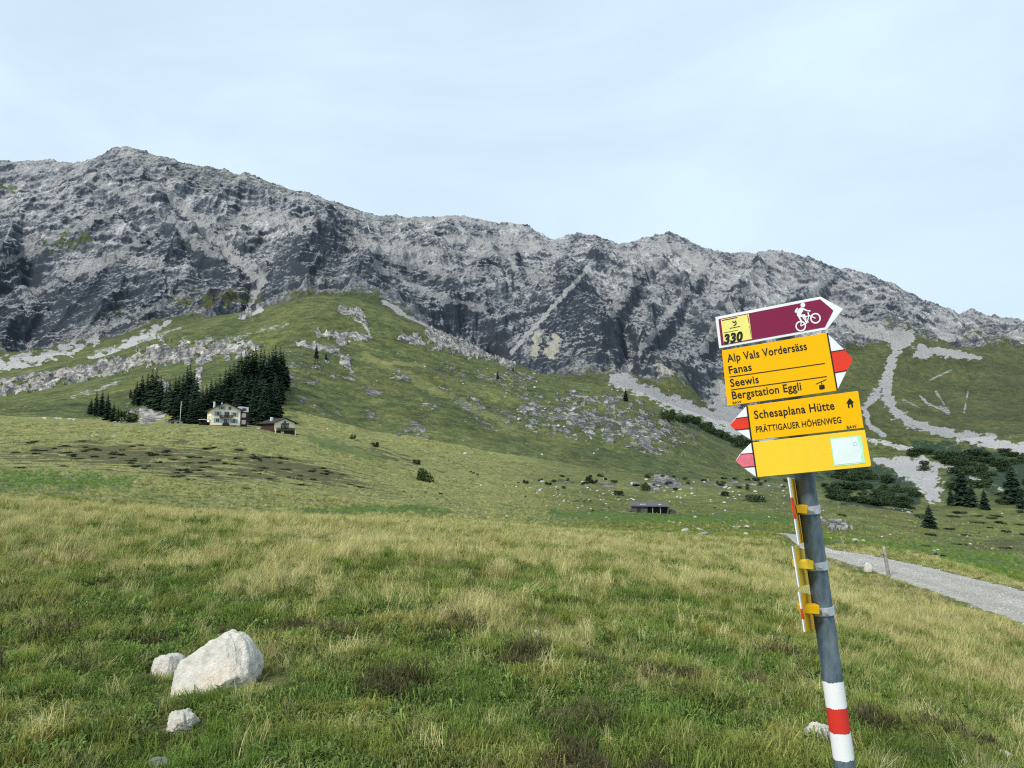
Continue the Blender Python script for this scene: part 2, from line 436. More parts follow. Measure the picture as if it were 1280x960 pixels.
# inclined beds: each bed makes a steep riser and a ledge
bed = Z + 0.34 * X * np.tanh(X / 260. - .4) + 0.10 * Y + 110 * fbm(X / 430., Y / 520., 2, 211) + 12 * fbm(X / 140., Y / 140., 2, 215) + 2.2 * fbm(X / 30., Y / 30., 2, 217)
st = 26.0
fr = bed / st - np.floor(bed / st)
ledge = sstep(0.45, 1.0, fr) - fr
brk = sstep(-0.35, 0.35, fbm(X / 80., Y / 110., 3, 223))
Z += 7.0 * ledge * rin * back * (0.35 + 0.65 * top) * (0.1 + 1.1 * brk)
st2 = 8.5
bed2 = bed + 1.6 * fbm(X / 22., Y / 22., 2, 229)
fr2 = bed2 / st2 - np.floor(bed2 / st2)
brk2 = sstep(-0.25, 0.4, fbm(X / 35., Y / 45., 3, 227))
Z += 2.8 * (sstep(0.5, 1, fr2) - fr2) * rin * back * (0.5 + 0.5 * top) * brk2
sm = ridged(X / 40., Y / 85., 4, 241, 0.55) - 0.7
fine = ridged(X / 12., Y / 20., 3, 251, 0.62) - 0.7
crest = np.exp(-((t - 20.95) / 0.30) ** 2)
Z += crest * back * (4.5 * (ridged(X / 46., Y / 60., 3, 255, .55) - .75) + 3.0 * (ridged(X / 13., Y / 18., 2, 257) - .7))
Z += (2.6 * sm * (0.45 + 0.55 * top) + 1.5 * fine) * rin * back
Z += 1.4 * fbm(X / 4.5, Y / 4.5, 2, 261) * rin * back
# scree aprons and right-hand alp: gentle lumps
Z += (1 - rin) * (2.2 * fbm(X / 45., Y / 45., 3, 271) + 5 * (ridged(X / 120., Y / 260., 2, 277) - 0.7) * sstep(16, 16.8, t))
GZ[MT] = Z

# ------------------------------------------------------------------ masks carried by the ground meshes
PXY = project(GX, GY, GZ)
PX1, PY1 = PXY
def grad_nz():
    P3 = np.stack([GX, GY, GZ], -1)
    du = np.empty_like(P3); dv = np.empty_like(P3)
    du[:, 1:-1] = P3[:, 2:] - P3[:, :-2]; du[:, 0] = du[:, 1]; du[:, -1] = du[:, -2]
    dv[1:-1] = P3[2:] - P3[:-2]; dv[0] = dv[1]; dv[-1] = dv[-2]
    n = np.cross(du, dv)
    n /= np.linalg.norm(n, axis=-1, keepdims=True) + 1e-12
    return n
NRM = grad_nz()
NZ = NRM[..., 2]

rock, scree, tone, heath = (np.zeros((NR, NC), np.float32) for _ in range(4))
rock[:] = rk
ROCKW = np.zeros((NR, NC), np.float32); ROCKW[MT] = rin
# rock of the wall: kept where steep, green or debris where it lies flatter
n1 = fbm(GX[MT] / 60., GY[MT] / 60., 4, 301)
n2 = fbm(GX[MT] / 18., GY[MT] / 18., 3, 311)
rock[MT] = np.maximum(rock[MT], rin)
flat = sstep(0.60, 0.82, NZ[MT] + 0.16 * n2)
scree[MT] = rin * np.clip(flat * (0.85 + 0.5 * n1), 0, 1)
# green on ledges: more on the upper back slopes, on the feet of the wall, and at the right
up = np.exp(-((px - 420) / 190.) ** 2) * sstep(18.9, 19.8, t) + 0.8 * np.exp(-((px - 200) / 140.) ** 2) * sstep(19.4, 20.2, t) + 0.55 * sstep(1060, 1160, px) * (1 - sstep(18.6, 19.4, t))
foot = (1 - sstep(0.25, 1.0, t - rock0)) * 0.55
gmask = np.clip(sstep(0.50, 0.72, NZ[MT] + 0.25 * n1 + 0.1 * n2) * (0.04 + up * 0.38 + foot * 0.9), 0, 1)
gm = np.zeros((NR, NC), np.float32); gm[MT] = gmask
for p, t0, t1, w in [([(60, 305, 10), (110, 300, 8)], 17, 20, .9), ([(230, 300, 8), (300, 290, 5), (350, 300, 5)], 17, 20, .6), ([(320, 375, 9), (270, 372, 10), (220, 378, 7)], 15.8, 17.6, .9),
                 ([(0, 232, 8), (18, 240, 6)], 18, 21, .9), ([(120, 395, 8), (180, 385, 7)], 15.8, 17.5, .5), ([(850, 420, 12), (900, 400, 10)], 16, 19, .5), ([(880, 500, 16), (930, 480, 14)], 16, 18, .7)]:
    gm = np.maximum(gm, .72 * w * stroke(p, t0, t1, 1.3, 33, PXY))
# pale debris lines, scree fans and a pale ridge edge
pale = np.zeros((NR, NC), np.float32)
for p, t0, t1, w in [
    ([(-60, 515, 6), (0, 500, 5), (50, 478, 5), (100, 458, 5), (150, 437, 6), (195, 412, 5), (215, 400, 2)], 13.3, 16.8, 1),
    ([(-40, 470, 10), (0, 458, 9), (40, 448, 7), (75, 440, 6), (120, 425, 4)], 14.2, 16.9, 0.9),
    ([(310, 385, 3), (318, 368, 4), (330, 352, 5)], 15.5, 18, 1), ([(300, 398, 3), (325, 388, 3), (312, 372, 3)], 13.5, 16.5, .9),
    ([(478, 376, 3), (505, 393, 3), (530, 407, 3), (560, 420, 3), (600, 438, 2)], 14.6, 16.8, 1),
    ([(785, 462, 9), (770, 474, 10), (800, 486, 8), (840, 503, 8), (880, 518, 9), (925, 535, 9), (960, 550, 8)], 14.3, 16.9, 1),
    ([(900, 478, 8), (905, 500, 20), (915, 522, 22)], 14.6, 17.6, .95),
    ([(1045, 400, 6), (1090, 415, 10), (1135, 424, 10)], 16.5, 18.8, .9),
    ([(1125, 422, 14), (1118, 440, 6), (1112, 462, 6.5), (1106, 480, 7), (1110, 500, 7.5), (1120, 517, 6.5), (1140, 530, 5.5), (1175, 540, 5.5), (1225, 549, 8), (1290, 566, 9), (1400, 590, 10)], 14, 18.6, 1),
    ([(1110, 470, 5), (1095, 492, 6), (1082, 510, 5), (1085, 530, 3), (1105, 545, 3)], 14, 18, .9),
    ([(1150, 440, 8), (1180, 441, 6), (1225, 447, 3)], 16.5, 18.8, .95),
    ([(1080, 548, 3), (1110, 556, 4), (1140, 562, 3)], 13, 17, .8),
    ([(1190, 462, 1), (1160, 476, 1)], 16.5, 18.5, .6), ([(1150, 495, 1.2), (1160, 505, 1.6), (1185, 514, 4)], 15, 18, .65), ([(1170, 490, 1.4), (1180, 505, 1.6)], 15, 18, .6),
    ([(1210, 490, 1.1), (1207, 505, 1.2), (1205, 516, 1)], 15, 18, .6), ([(1130, 500, 1.5), (1150, 510, 1)], 15, 18, .6),
    ([(1095, 574, 4), (1120, 580, 10), (1150, 590, 17), (1162, 604, 15), (1165, 617, 12)], 10, 14.9, 1),
    ([(1120, 574, 4), (1165, 580, 4), (1200, 588, 4)], 10.5, 15, .85), ([(1215, 596, 3), (1240, 604, 2)], 10, 15, .7),
    ([(1250, 612, 3), (1270, 620, 3)], 10, 14, .7),
    ([(440, 396, 2), (455, 405, 2), (462, 418, 2)], 13, 15, .7), ([(120, 440, 3), (170, 428, 3), (225, 410, 2)], 13.2, 15, .6), ([(255, 435, 2), (290, 424, 3), (330, 412, 2), (360, 405, 1.5)], 13, 15, .5),
    ([(90, 495, 2), (120, 488, 2), (150, 476, 2)], 9.5, 12, .6),
    ([(200, 235, 6), (250, 280, 8), (300, 330, 9), (325, 350, 7)], 16, 20.8, 0.80), ([(250, 285, 9), (330, 270, 8), (390, 285, 8)], 17, 20, 0.80),
    ([(440, 300, 12), (520, 320, 12), (560, 330, 10)], 17, 20, 0.72), ([(560, 300, 9), (640, 300, 8), (690, 310, 8)], 18, 21, 0.72), ([(640, 440, 3), (690, 385, 3), (735, 335, 3)], 16, 19.5, 1.00),
    ([(780, 320, 9), (830, 305, 9), (880, 330, 9)], 18.5, 21, 0.65), ([(90, 340, 9), (150, 320, 8), (200, 330, 7)], 16.5, 19.5, 0.72), ([(660, 400, 4), (690, 430, 4)], 16, 18.5, 0.58)]:
    pale = np.maximum(pale, w * stroke(p, t0, t1, 1.1 if p[0][0] < 260 else .65, int(abs(p[0][0])) + 7, PXY))
# yellowish-white bare patches on the wall
buff = np.maximum(stroke([(672, 420, 6), (668, 440, 5)], 16, 18.5, .6, 4, PXY), stroke([(695, 425, 6), (688, 440, 8)], 16, 18.5, .6, 5, PXY))
buff = np.maximum(buff, 0.8 * stroke([(822, 455, 5), (838, 466, 5)], 15.8, 18, .8, 6, PXY))
# heath (alpenrose, juniper) of the second meadow
heath = np.zeros((NR, NC), np.float32)
hs = rowslice(4.3, 9.2)
Xh, Yh = GX[hs], GY[hs]
hx, hy = PX0[hs], PY0[hs]
hn = fbm(Xh / 9.0 + Yh / 30., Yh / 5.0, 4, 401, 0.6)
zone = np.exp(-(((hx - 250) / 170.) ** 2 + ((hy - 580 - (hx - 250) * 0.10) / 26.) ** 2) ** 1.5) + 0.75 * np.exp(-(((hx - 60) / 120.) ** 2 + ((hy - 568) / 16.) ** 2))
zone = zone + 0.9 * np.exp(-(((hx - 400) / 75.) ** 2 + ((hy - 592 - (hx - 400) * 0.22) / 11.) ** 2)) + 0.8 * np.exp(-(((hx - 490) / 50.) ** 2 + ((hy - 570 - (hx - 490) * 0.33) / 9.) ** 2))
zone = zone + 0.8 * sstep(1160, 1230, hx) * np.exp(-((hy - 682) / 12.) ** 2)
heath[hs] = sstep(0.02, 0.30, hn + 0.80 * zone - 0.46) * (TT[hs] > 4.6)
# thicket ground (dwarf pine) on the right and along the hill's edge
thick = np.zeros((NR, NC), np.float32)
for p, t0, t1, w in [([(830, 517, 5), (870, 528, 6), (930, 552, 9), (990, 572, 9)], 12.5, 15.2, 1), ([(1060, 600, 16), (1110, 600, 18), (1140, 625, 12)], 9.6, 14.5, .9), ([(1150, 555, 10), (1230, 575, 16), (1330, 590, 18)], 10.5, 15.5, .75),
                 ([(1190, 592, 10), (1260, 600, 14), (1350, 605, 14)], 9.6, 14, .8), ([(1040, 620, 8), (1100, 636, 6), (1140, 640, 4)], 8, 11, .7), ([(1000, 590, 12), (1060, 585, 12)], 9.6, 14.8, .7)]:
    thick = np.maximum(thick, w * stroke(p, t0, t1, 0.9, 55, PXY))
# tone: light and dark beds of the rock, with broad darker and paler areas
tone[:] = 0.5
gx, gy, gz = GX[MT], GY[MT], GZ[MT]
bandn = pn(bed / 17.0, gx / 300., 501) * 1.0 + 1.0 * pn(bed / 6.0, gx / 150., 503) + 0.8 * pn(bed / 2.6, gx / 60., 505)
chute = fbm(gx / 16. + 0.25 * gz / 16., gz / 120., 4, 507, .6)
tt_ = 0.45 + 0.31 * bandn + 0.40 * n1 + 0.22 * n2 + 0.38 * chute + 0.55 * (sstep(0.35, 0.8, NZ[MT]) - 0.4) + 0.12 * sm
low = np.exp(-((t - 16.7) / 0.9) ** 2)
tone[MT] = tt_ - 0.03 - 0.20 * low + 0.05 * sstep(17.6, 18.6, t) * (1 - sstep(19.6, 20.6, t)) - 0.07
for p, t0, t1, w in [([(405, 300, 30), (400, 340, 46), (440, 360, 36)], 15.9, 19.8, .22), ([(40, 390, 60), (120, 390, 50), (200, 380, 40)], 15.9, 18.6, .18), ([(690, 440, 34), (740, 400, 34), (760, 450, 36)], 15.9, 19, .22), ([(820, 420, 40), (860, 450, 40)], 15.9, 19, .16),  # dark faces; on the ridge's right side shade is put into the tone
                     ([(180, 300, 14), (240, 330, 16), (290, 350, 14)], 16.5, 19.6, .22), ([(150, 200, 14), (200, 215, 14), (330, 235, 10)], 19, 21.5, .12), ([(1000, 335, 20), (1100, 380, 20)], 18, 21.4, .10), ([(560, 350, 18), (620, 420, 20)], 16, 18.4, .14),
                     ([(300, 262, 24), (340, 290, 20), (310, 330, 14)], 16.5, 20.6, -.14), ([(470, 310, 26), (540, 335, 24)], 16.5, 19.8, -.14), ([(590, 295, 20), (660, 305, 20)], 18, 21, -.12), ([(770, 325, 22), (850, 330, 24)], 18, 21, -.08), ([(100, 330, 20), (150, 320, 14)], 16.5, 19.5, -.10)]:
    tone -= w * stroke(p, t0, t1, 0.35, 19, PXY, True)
tone[G] = 0.44 + 0.10 * (rk[G] > .9) + 0.45 * fbm(X_ := GX[G] / 8., Y_ := GY[G] / 8., 3, 521)
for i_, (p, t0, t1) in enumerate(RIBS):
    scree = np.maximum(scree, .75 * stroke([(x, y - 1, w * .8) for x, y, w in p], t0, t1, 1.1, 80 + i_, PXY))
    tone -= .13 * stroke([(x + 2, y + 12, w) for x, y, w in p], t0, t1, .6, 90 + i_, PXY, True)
rock[MT] = np.clip(rock[MT] * (1 - gm[MT]), 0, 1)
# grass variation: straw / lush
straw = np.zeros((NR, NC), np.float32)
fg = rowslice(0, 9.6)
Xg, Yg = GX[fg], GY[fg]
sxy = lambda X, Y: (0.85 * fbm(X / 1.1, Y / 1.6, 4, 601, 0.62) + 0.55 * fbm(X / 5., Y / 4., 2, 607))
def straw_field(X, Y):
    base = np.interp(Y, [0, 4, 6, 8, 11, 16, 30, 46, 60, 90, 150, 280], [-.22, -.22, -.18, -.06, 0.06, 0.18, 0.26, 0.28, 0.20, 0.25, 0.38, 0.42])
    base = base - 0.35 * np.exp(-(((X + 3.0) / 1.8) ** 2 + ((Y - 7.4) / 1.6) ** 2)) - 0.25 * np.exp(-(((X + 1.0) / 3.) ** 2 + ((Y - 19) / 2.5) ** 2)) + 0.25 * np.exp(-(((X - 0.2) / .9) ** 2 + ((Y - 8.) / 1.5) ** 2))
    base = base + 0.2 * np.exp(-(((X - 7) / 3.) ** 2 + ((Y - 14) / 4.) ** 2)) + 0.3 * np.exp(-(((X + .3) / .6) ** 2 + ((Y - 5.6) / .8) ** 2)) * 0
    return sstep(-0.25, 0.55, sxy(X, Y) * 0.8 + base)
straw[fg] = straw_field(Xg, Yg)
# dry ridge of the middle distance and lush hollow by the stone hut
straw = np.maximum(straw, 0.75 * stroke([(520, 578, 6), (590, 600, 6), (660, 622, 7), (740, 640, 6)], 6, 9.5, 1.0, 91))
straw = np.maximum(straw, 0.7 * stroke([(320, 548, 5), (400, 580, 7), (450, 596, 5)], 5, 9, 0.9, 92))
for p, t0, t1, w in [([(455, 440, 4), (510, 470, 5), (570, 500, 6), (640, 535, 5)], 9.5, 14, .5), ([(430, 446, 3), (480, 452, 3), (530, 456, 3)], 10, 14.5, .55), ([(960, 611, 1.2), (968, 619, 1.4), (966, 630, 1.4)], 6, 10, .9)]:
    straw = np.maximum(straw, w * stroke(p, t0, t1, .7, 98))
lush = np.maximum(stroke([(690, 642, 5), (815, 648, 6), (960, 648, 6), (1020, 655, 6)], 5, 8, .6, 93), 0.8 * stroke([(380, 640, 6), (500, 636, 5), (560, 640, 4)], 4.6, 7, .6, 94))
lush = np.maximum(lush, 0.7 * stroke([(-60, 600, 14), (60, 600, 12), (160, 604, 8)], 4.5, 7, .8, 95))
lush = np.maximum(lush, 0.6 * stroke([(390, 548, 7), (480, 575, 8)], 6, 9.5, .8, 96))
lush = np.maximum(lush, 0.6 * stroke([(1040, 680, 10), (1150, 690, 14), (1280, 710, 16)], 4.1, 7.2, .6, 97))
straw *= (1 - lush)
straw[rowslice(4.4, 9.6)] *= 1 - .75 * sstep(600, 760, PX1[rowslice(4.4, 9.6)])

def strip(name, t0, t1, mat):
    r0, r1 = int(np.searchsorted(T, t0)), int(np.searchsorted(T, t1))
    r1 = min(r1 + 1, NR)
    n, m = r1 - r0, NC
    co = np.stack([GX[r0:r1], GY[r0:r1], GZ[r0:r1]], -1).astype(np.float32).reshape(-1, 3)
    me = bpy.data.meshes.new(name)
    me.vertices.add(n * m)
    me.vertices.foreach_set('co', co.ravel())
    i = (np.arange(n - 1)[:, None] * m + np.arange(m - 1)[None, :]).ravel()
    q = np.stack([i, i + 1, i + m + 1, i + m], -1).astype(np.int32)
    me.loops.add(q.size)
    me.loops.foreach_set('vertex_index', q.ravel())
    me.polygons.add(len(q))
    me.polygons.foreach_set('loop_start', np.arange(0, q.size, 4, dtype=np.int32))
    me.polygons.foreach_set('use_smooth', np.ones(len(q), bool))
    me.update(calc_edges=True)
    for nm, arr in (('rock', rock), ('scree', scree), ('pale', pale), ('tone', tone), ('heath', heath), ('straw', straw), ('lush', lush), ('road', ROADM), ('rut', RUT), ('thicket', thick), ('buff', buff), ('green', gm)):
        sub = arr[r0:r1].astype(np.float32).ravel()
        if sub.max() > 0.002:
            at = me.attributes.new(nm, 'FLOAT', 'POINT')
            at.data.foreach_set('value', sub)
    o = link(name, me, None, mat)
    return tag(o, kind='structure')

# ------------------------------------------------------------------ materials
def srgb(r, g, b):
    f = lambda c: c / 12.92 if c <= 0.04045 else ((c + 0.055) / 1.055) ** 2.4
    return (f(r / 255), f(g / 255), f(b / 255), 1)

class NT:
    def __init__(s, name):
        s.mat = bpy.data.materials.new(name); s.mat.use_nodes = True
        s.n, s.l = s.mat.node_tree.nodes, s.mat.node_tree.links
        s.bsdf = s.n['Principled BSDF']
        s.bsdf.inputs['Specular IOR Level'].default_value = 0.25
        s.bsdf.inputs['Roughness'].default_value = 0.9
        s.co = s.n.new('ShaderNodeNewGeometry').outputs['Position']
    def objco(s):
        s.co = s.n.new('ShaderNodeTexCoord').outputs['Object']; return s
    def attr(s, name, kind='GEOMETRY', out='Fac'):
        a = s.n.new('ShaderNodeAttribute'); a.attribute_name = name; a.attribute_type = kind
        return a.outputs[out]
    def noise(s, scale, detail=4, rough=0.55, stretch=None, dist=0.0, out='Fac'):
        t = s.n.new('ShaderNodeTexNoise')
        t.inputs['Scale'].default_value = scale; t.inputs['Detail'].default_value = detail
        t.inputs['Roughness'].default_value = rough; t.inputs['Distortion'].default_value = dist
        if stretch:
            m = s.n.new('ShaderNodeMapping'); m.inputs['Scale'].default_value = stretch[:3]
            if len(stretch) > 3: m.inputs['Rotation'].default_value = stretch[3]
            s.l.new(s.co, m.inputs['Vector']); s.l.new(m.outputs['Vector'], t.inputs['Vector'])
        else:
            s.l.new(s.co, t.inputs['Vector'])
        return t.outputs[out]
    def voro(s, scale, out='Distance', feature='F1'):
        t = s.n.new('ShaderNodeTexVoronoi'); t.feature = feature; t.inputs['Scale'].default_value = scale
        s.l.new(s.co, t.inputs['Vector']); return t.outputs[out]
    def put(s, sock, v):
        if hasattr(v, 'is_linked') or isinstance(v, bpy.types.NodeSocket): s.l.new(v, sock)
        else: sock.default_value = v
    def math(s, op, a, b=0.0, clamp=False):
        m = s.n.new('ShaderNodeMath'); m.operation = op; m.use_clamp = clamp
        s.put(m.inputs[0], a); s.put(m.inputs[1], b)
        return m.outputs[0]
    def rng(s, v, a, b, c=0.0, d=1.0):
        m = s.n.new('ShaderNodeMapRange')
        s.put(m.inputs['Value'], v)
        for k, q in zip(('From Min', 'From Max', 'To Min', 'To Max'), (a, b, c, d)): m.inputs[k].default_value = q
        return m.outputs['Result']
    def ramp(s, v, stops):
        r = s.n.new('ShaderNodeValToRGB')
        e = r.color_ramp.elements
        while len(e) < len(stops): e.new(0.5)
        for el, (p, c) in zip(e, stops): el.position = p; el.color = c if len(c) == 4 else (*c, 1)
        s.l.new(v, r.inputs['Fac']); return r.outputs['Color']
    def mix(s, f, a, b, mode='MIX'):
        m = s.n.new('ShaderNodeMix'); m.data_type = 'RGBA'; m.blend_type = mode
        s.put(m.inputs['Factor'], f)
        s.put(m.inputs['A'], a if not isinstance(a, tuple) else (*a[:3], 1)); s.put(m.inputs['B'], b if not isinstance(b, tuple) else (*b[:3], 1))
        return m.outputs['Result']
    def bump(s, h, strength=0.5, dist=0.1):
        b = s.n.new('ShaderNodeBump'); b.inputs['Strength'].default_value = strength; b.inputs['Distance'].default_value = dist
        s.l.new(h, b.inputs['Height']); s.l.new(b.outputs['Normal'], s.bsdf.inputs['Normal'])
    def base(s, c):
        s.put(s.bsdf.inputs['Base Color'], c if not isinstance(c, tuple) else (*c[:3], 1)); return s.mat

def plain(name, c, rough=0.6, var=0.12, scale=6.0, spec=0.3, metal=0.0, bump=0.0):
    t = NT(name).objco()
    n = t.noise(scale, 5, 0.6)
    v = t.rng(n, 0.3, 0.7, 1 - var, 1 + var)
    m = t.n.new('ShaderNodeMix'); m.data_type = 'RGBA'; m.blend_type = 'MULTIPLY'
    m.inputs['Factor'].default_value = 1; m.inputs['A'].default_value = (*c[:3], 1)
    t.l.new(v, m.inputs['B'])
    t.bsdf.inputs['Roughness'].default_value = rough
    t.bsdf.inputs['Specular IOR Level'].default_value = spec
    t.bsdf.inputs['Metallic'].default_value = metal
    if bump: t.bump(n, bump, 0.01)
    return t.base(m.outputs['Result'])

def rock_color(t, tone, k=1.0):
    """grey limestone: dark slate beds to pale weathered faces"""
    f1 = t.noise(0.11, 6, 0.65)
    f2 = t.noise(0.27, 5, 0.75, (1, 1, 2.0))
    v = t.math('ADD', tone, t.math('ADD', t.rng(f1, 0.25, 0.75, -0.24, 0.24), t.rng(f2, 0.25, 0.75, -0.40, 0.40)))
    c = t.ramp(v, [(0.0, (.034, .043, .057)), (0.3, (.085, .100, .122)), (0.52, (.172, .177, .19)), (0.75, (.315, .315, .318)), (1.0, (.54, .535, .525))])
    tint = t.noise(0.02, 3, 0.5)
    return t.mix(t.rng(tint, 0.5, 0.7, 0, 0.55), c, t.mix(1.0, c, (1.03, .955, .975), 'MULTIPLY')), f2

def green_color(t, fine):
    """short alpine turf seen from far: mottled olive greens"""
    a = t.noise(0.018, 4, 0.6)
    b = t.noise(0.11, 5, 0.65, (1, 1, 1.6))
    c = t.noise(fine, 5, 0.75, (1, 1, 1.5))
    v = t.math('ADD', t.rng(a, 0.3, 0.7, -0.16, 0.16), t.math('ADD', t.rng(b, 0.28, 0.72, -0.26, 0.26), t.rng(c, 0.28, 0.72, -0.30, 0.30)))
    v = t.math('ADD', v, 0.5)
    return t.ramp(v, [(0.0, (.011, .020, .007)), (0.3, (.037, .053, .015)), (0.55, (.080, .099, .027)), (0.78, (.14, .152, .045)), (1.0, (.25, .235, .09))]), c

def turf(t):
    g, gf = green_color(t, 0.5)
    sk = t.noise(0.09, 6, 0.72, (1.6, .35, .35, (0, 0, R_(24))))
    g = t.mix(t.rng(sk, 0.50, 0.66, 0, 0.55), g, t.mix(1.0, g, (.50, .54, .52), 'MULTIPLY'))
    br = t.noise(0.03, 4, 0.6)          # brownish heath-grass areas
    return t.mix(t.rng(br, 0.52, 0.68, 0, 0.55), g, t.mix(1.0, g, (1.25, .92, .75), 'MULTIPLY')), gf

def scree_mix(t, c):
    sc = t.ramp(t.noise(0.7, 6, 0.75), [(0.3, (.15, .15, .152)), (0.5, (.33, .325, .318)), (0.7, (.55, .54, .525))])
    return t.mix(t.rng(t.math('ADD', t.attr('pale'), t.rng(t.noise(0.22, 7, 0.8), 0.3, 0.7, -0.7, 0.6)), 0.36, 0.74), c, sc)

def make_alp():
    t = NT('alpine_turf_and_limestone')
    g, gf = turf(t)
    st = t.math('MULTIPLY', t.attr('straw'), t.rng(t.noise(0.8, 4, 0.7), 0.3, 0.65, 0.25, 1.0))
    g = t.mix(t.math('MULTIPLY', st, 0.8), g, t.mix(t.rng(t.noise(0.35, 5, 0.75), 0.35, 0.65), (.19, .205, .052), (.42, .385, .15)))
    g = t.mix(t.math('MULTIPLY', t.attr('lush'), t.rng(t.noise(0.16, 6, 0.75, (1, .6, 1)), 0.35, 0.6, 0.15, 0.8)), g, t.mix(t.rng(t.noise(0.7, 4, 0.7), 0.3, 0.7), (.045, .095, .018), (.11, .175, .045)))
    hb = t.ramp(t.noise(0.5, 4, 0.7), [(0.3, (.022, .024, .010)), (0.45, (.048, .050, .018)), (0.58, (.085, .068, .028)), (0.72, (.10, .105, .035))])
    g = t.mix(t.rng(t.math('ADD', t.attr('heath'), t.rng(t.noise(0.9, 4, 0.7), 0.3, 0.7, -0.4, 0.4)), 0.25, 0.70, 0, .85), g, hb)
    tk = t.ramp(t.noise(0.35, 5, 0.7), [(0.3, (.006, .014, .010)), (0.5, (.018, .038, .018)), (0.72, (.05, .075, .03))])
    g = t.mix(t.rng(t.math('ADD', t.attr('thicket'), t.rng(t.noise(0.12, 5, 0.7), 0.3, 0.7, -0.5, 0.5)), 0.35, 0.6), g, tk)
    crk = t.noise(0.45, 5, 0.7, (1, 1, .22))
    rc, rf = rock_color(t, t.math('ADD', t.attr('tone'), t.rng(crk, 0.32, 0.55, -0.28, 0.16)))
    rc = t.mix(1.0, rc, (1.06, 1.0, .90), 'MULTIPLY')
    rmask = t.rng(t.math('ADD', t.attr('rock'), t.rng(t.noise(0.10, 7, 0.72, (1, 1, 1.8)), 0.3, 0.7, -0.5, 0.5)), 0.42, 0.60)
    c = t.mix(rmask, g, rc)
    c = scree_mix(t, c)
    # bare pale specks: stones in the turf
    vo = t.voro(0.22)
    sp = t.math('MULTIPLY', t.rng(vo, 0.13, 0.08), t.rng(t.noise(0.025, 3, 0.6), 0.50, 0.60))
    c = t.mix(t.math('MULTIPLY', sp, 0.85), c, (.45, .44, .41))
    rd = t.ramp(t.noise(6, 4, 0.7), [(0.3, (.24, .235, .22)), (0.7, (.42, .41, .39))])
    c = t.mix(t.attr('road'), c, rd)
    h = t.math('ADD', t.math('MULTIPLY', gf, 0.5), t.math('MULTIPLY', rf, t.math('MULTIPLY', rmask, 2.0)))
    t.bump(h, 0.75, 1.1)
    return t.base(c)

def make_wall():
    t = NT('mountain_limestone')
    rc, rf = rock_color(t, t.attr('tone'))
    sc = t.ramp(t.noise(0.35, 6, 0.75), [(0.25, (.11, .112, .118)), (0.5, (.28, .28, .28)), (0.75, (.50, .49, .48))])
    c = t.mix(t.rng(t.math('ADD', t.attr('scree'), t.rng(t.noise(0.12, 6, 0.75), 0.3, 0.7, -0.42, 0.42)), 0.42, 0.72, 0, 0.8), rc, sc)
    c = t.mix(t.rng(t.math('ADD', t.attr('buff'), t.rng(t.noise(0.1, 4, 0.7), 0.3, 0.7, -0.3, 0.3)), 0.4, 0.7, 0, 0.8), c, (.44, .41, .33))
    g, gf = turf(t)
    g = t.mix(t.rng(t.attr('tone'), 0, 1, .1, .3), g, (.085, .095, .07))
    gmask = t.math('SUBTRACT', 1.0, t.attr('rock'))
    gmask = t.math('MULTIPLY', t.rng(t.math('ADD', gmask, t.rng(t.noise(0.09, 6, 0.75), 0.3, 0.7, -0.4, 0.4)), 0.42, 0.68), t.math('SUBTRACT', 1.0, t.rng(t.math('ADD', t.attr('pale'), t.rng(t.noise(0.15, 5, 0.75), 0.3, 0.7, -0.4, 0.4)), 0.35, 0.6)))
    c = scree_mix(t, t.mix(gmask, c, g))
    t.bump(t.math('ADD', rf, t.noise(0.9, 4, 0.7)), 0.9, 2.2)
    return t.base(c)

def make_meadow():
    t = NT('meadow_soil_and_turf')
    a = t.noise(1.4, 5, 0.7)
    b = t.noise(14, 5, 0.75, (1, 1, 1))
    v = t.math('ADD', t.rng(a, 0.3, 0.7, -0.2, 0.2), t.rng(b, 0.28, 0.72, 0.15, 0.85))
    g = t.ramp(v, [(0.1, (.014, .020, .008)), (0.4, (.040, .055, .014)), (0.65, (.085, .10, .026)), (0.95, (.16, .155, .055))])
    st = t.ramp(t.noise(9, 5, 0.75), [(0.25, (.07, .06, .022)), (0.5, (.20, .17, .075)), (0.75, (.36, .31, .15))])
    c = t.mix(t.math('MULTIPLY', t.attr('straw'), 0.8), g, st)
    c = t.mix(t.math('MULTIPLY', t.attr('lush'), 0.6), c, (.05, .10, .022))
    gr = t.ramp(t.noise(17, 5, 0.8), [(0.28, (.13, .122, .11)), (0.45, (.35, .332, .30)), (0.6, (.51, .488, .45)), (0.78, (.72, .70, .655))])
    big = t.noise(0.7, 4, 0.6)
    gr = t.mix(t.rng(big, 0.35, 0.65, 0, 0.4), gr, t.mix(1.0, gr, (.72, .71, .69), 'MULTIPLY'))
    rm = t.rng(t.math('ADD', t.attr('road'), t.rng(t.noise(3.5, 5, 0.75), 0.3, 0.7, -0.45, 0.45)), 0.42, 0.58)
    gr = t.mix(t.math('MULTIPLY', t.attr('rut'), .55), gr, t.mix(1.0, gr, (.74, .71, .66), 'MULTIPLY'))
    weed = t.math('MULTIPLY', t.math('SUBTRACT', 1.0, t.attr('rut')), t.rng(t.noise(5, 5, .75), .58, .64))
    gr = t.mix(t.math('MULTIPLY', weed, .7), gr, (.10, .115, .045))
    c = t.mix(rm, c, gr)
    t.bump(t.math('ADD', b, t.noise(17, 5, 0.8)), 0.8, 0.03)
    return t.base(c)

M_alp, M_wall, M_meadow = make_alp(), make_wall(), make_meadow()
strip('meadow_ground', 0, 5, M_meadow)
strip('hillside_terrain', 5, 15.6, M_alp)
strip('mountain_hills', 15.6, NL, M_wall)
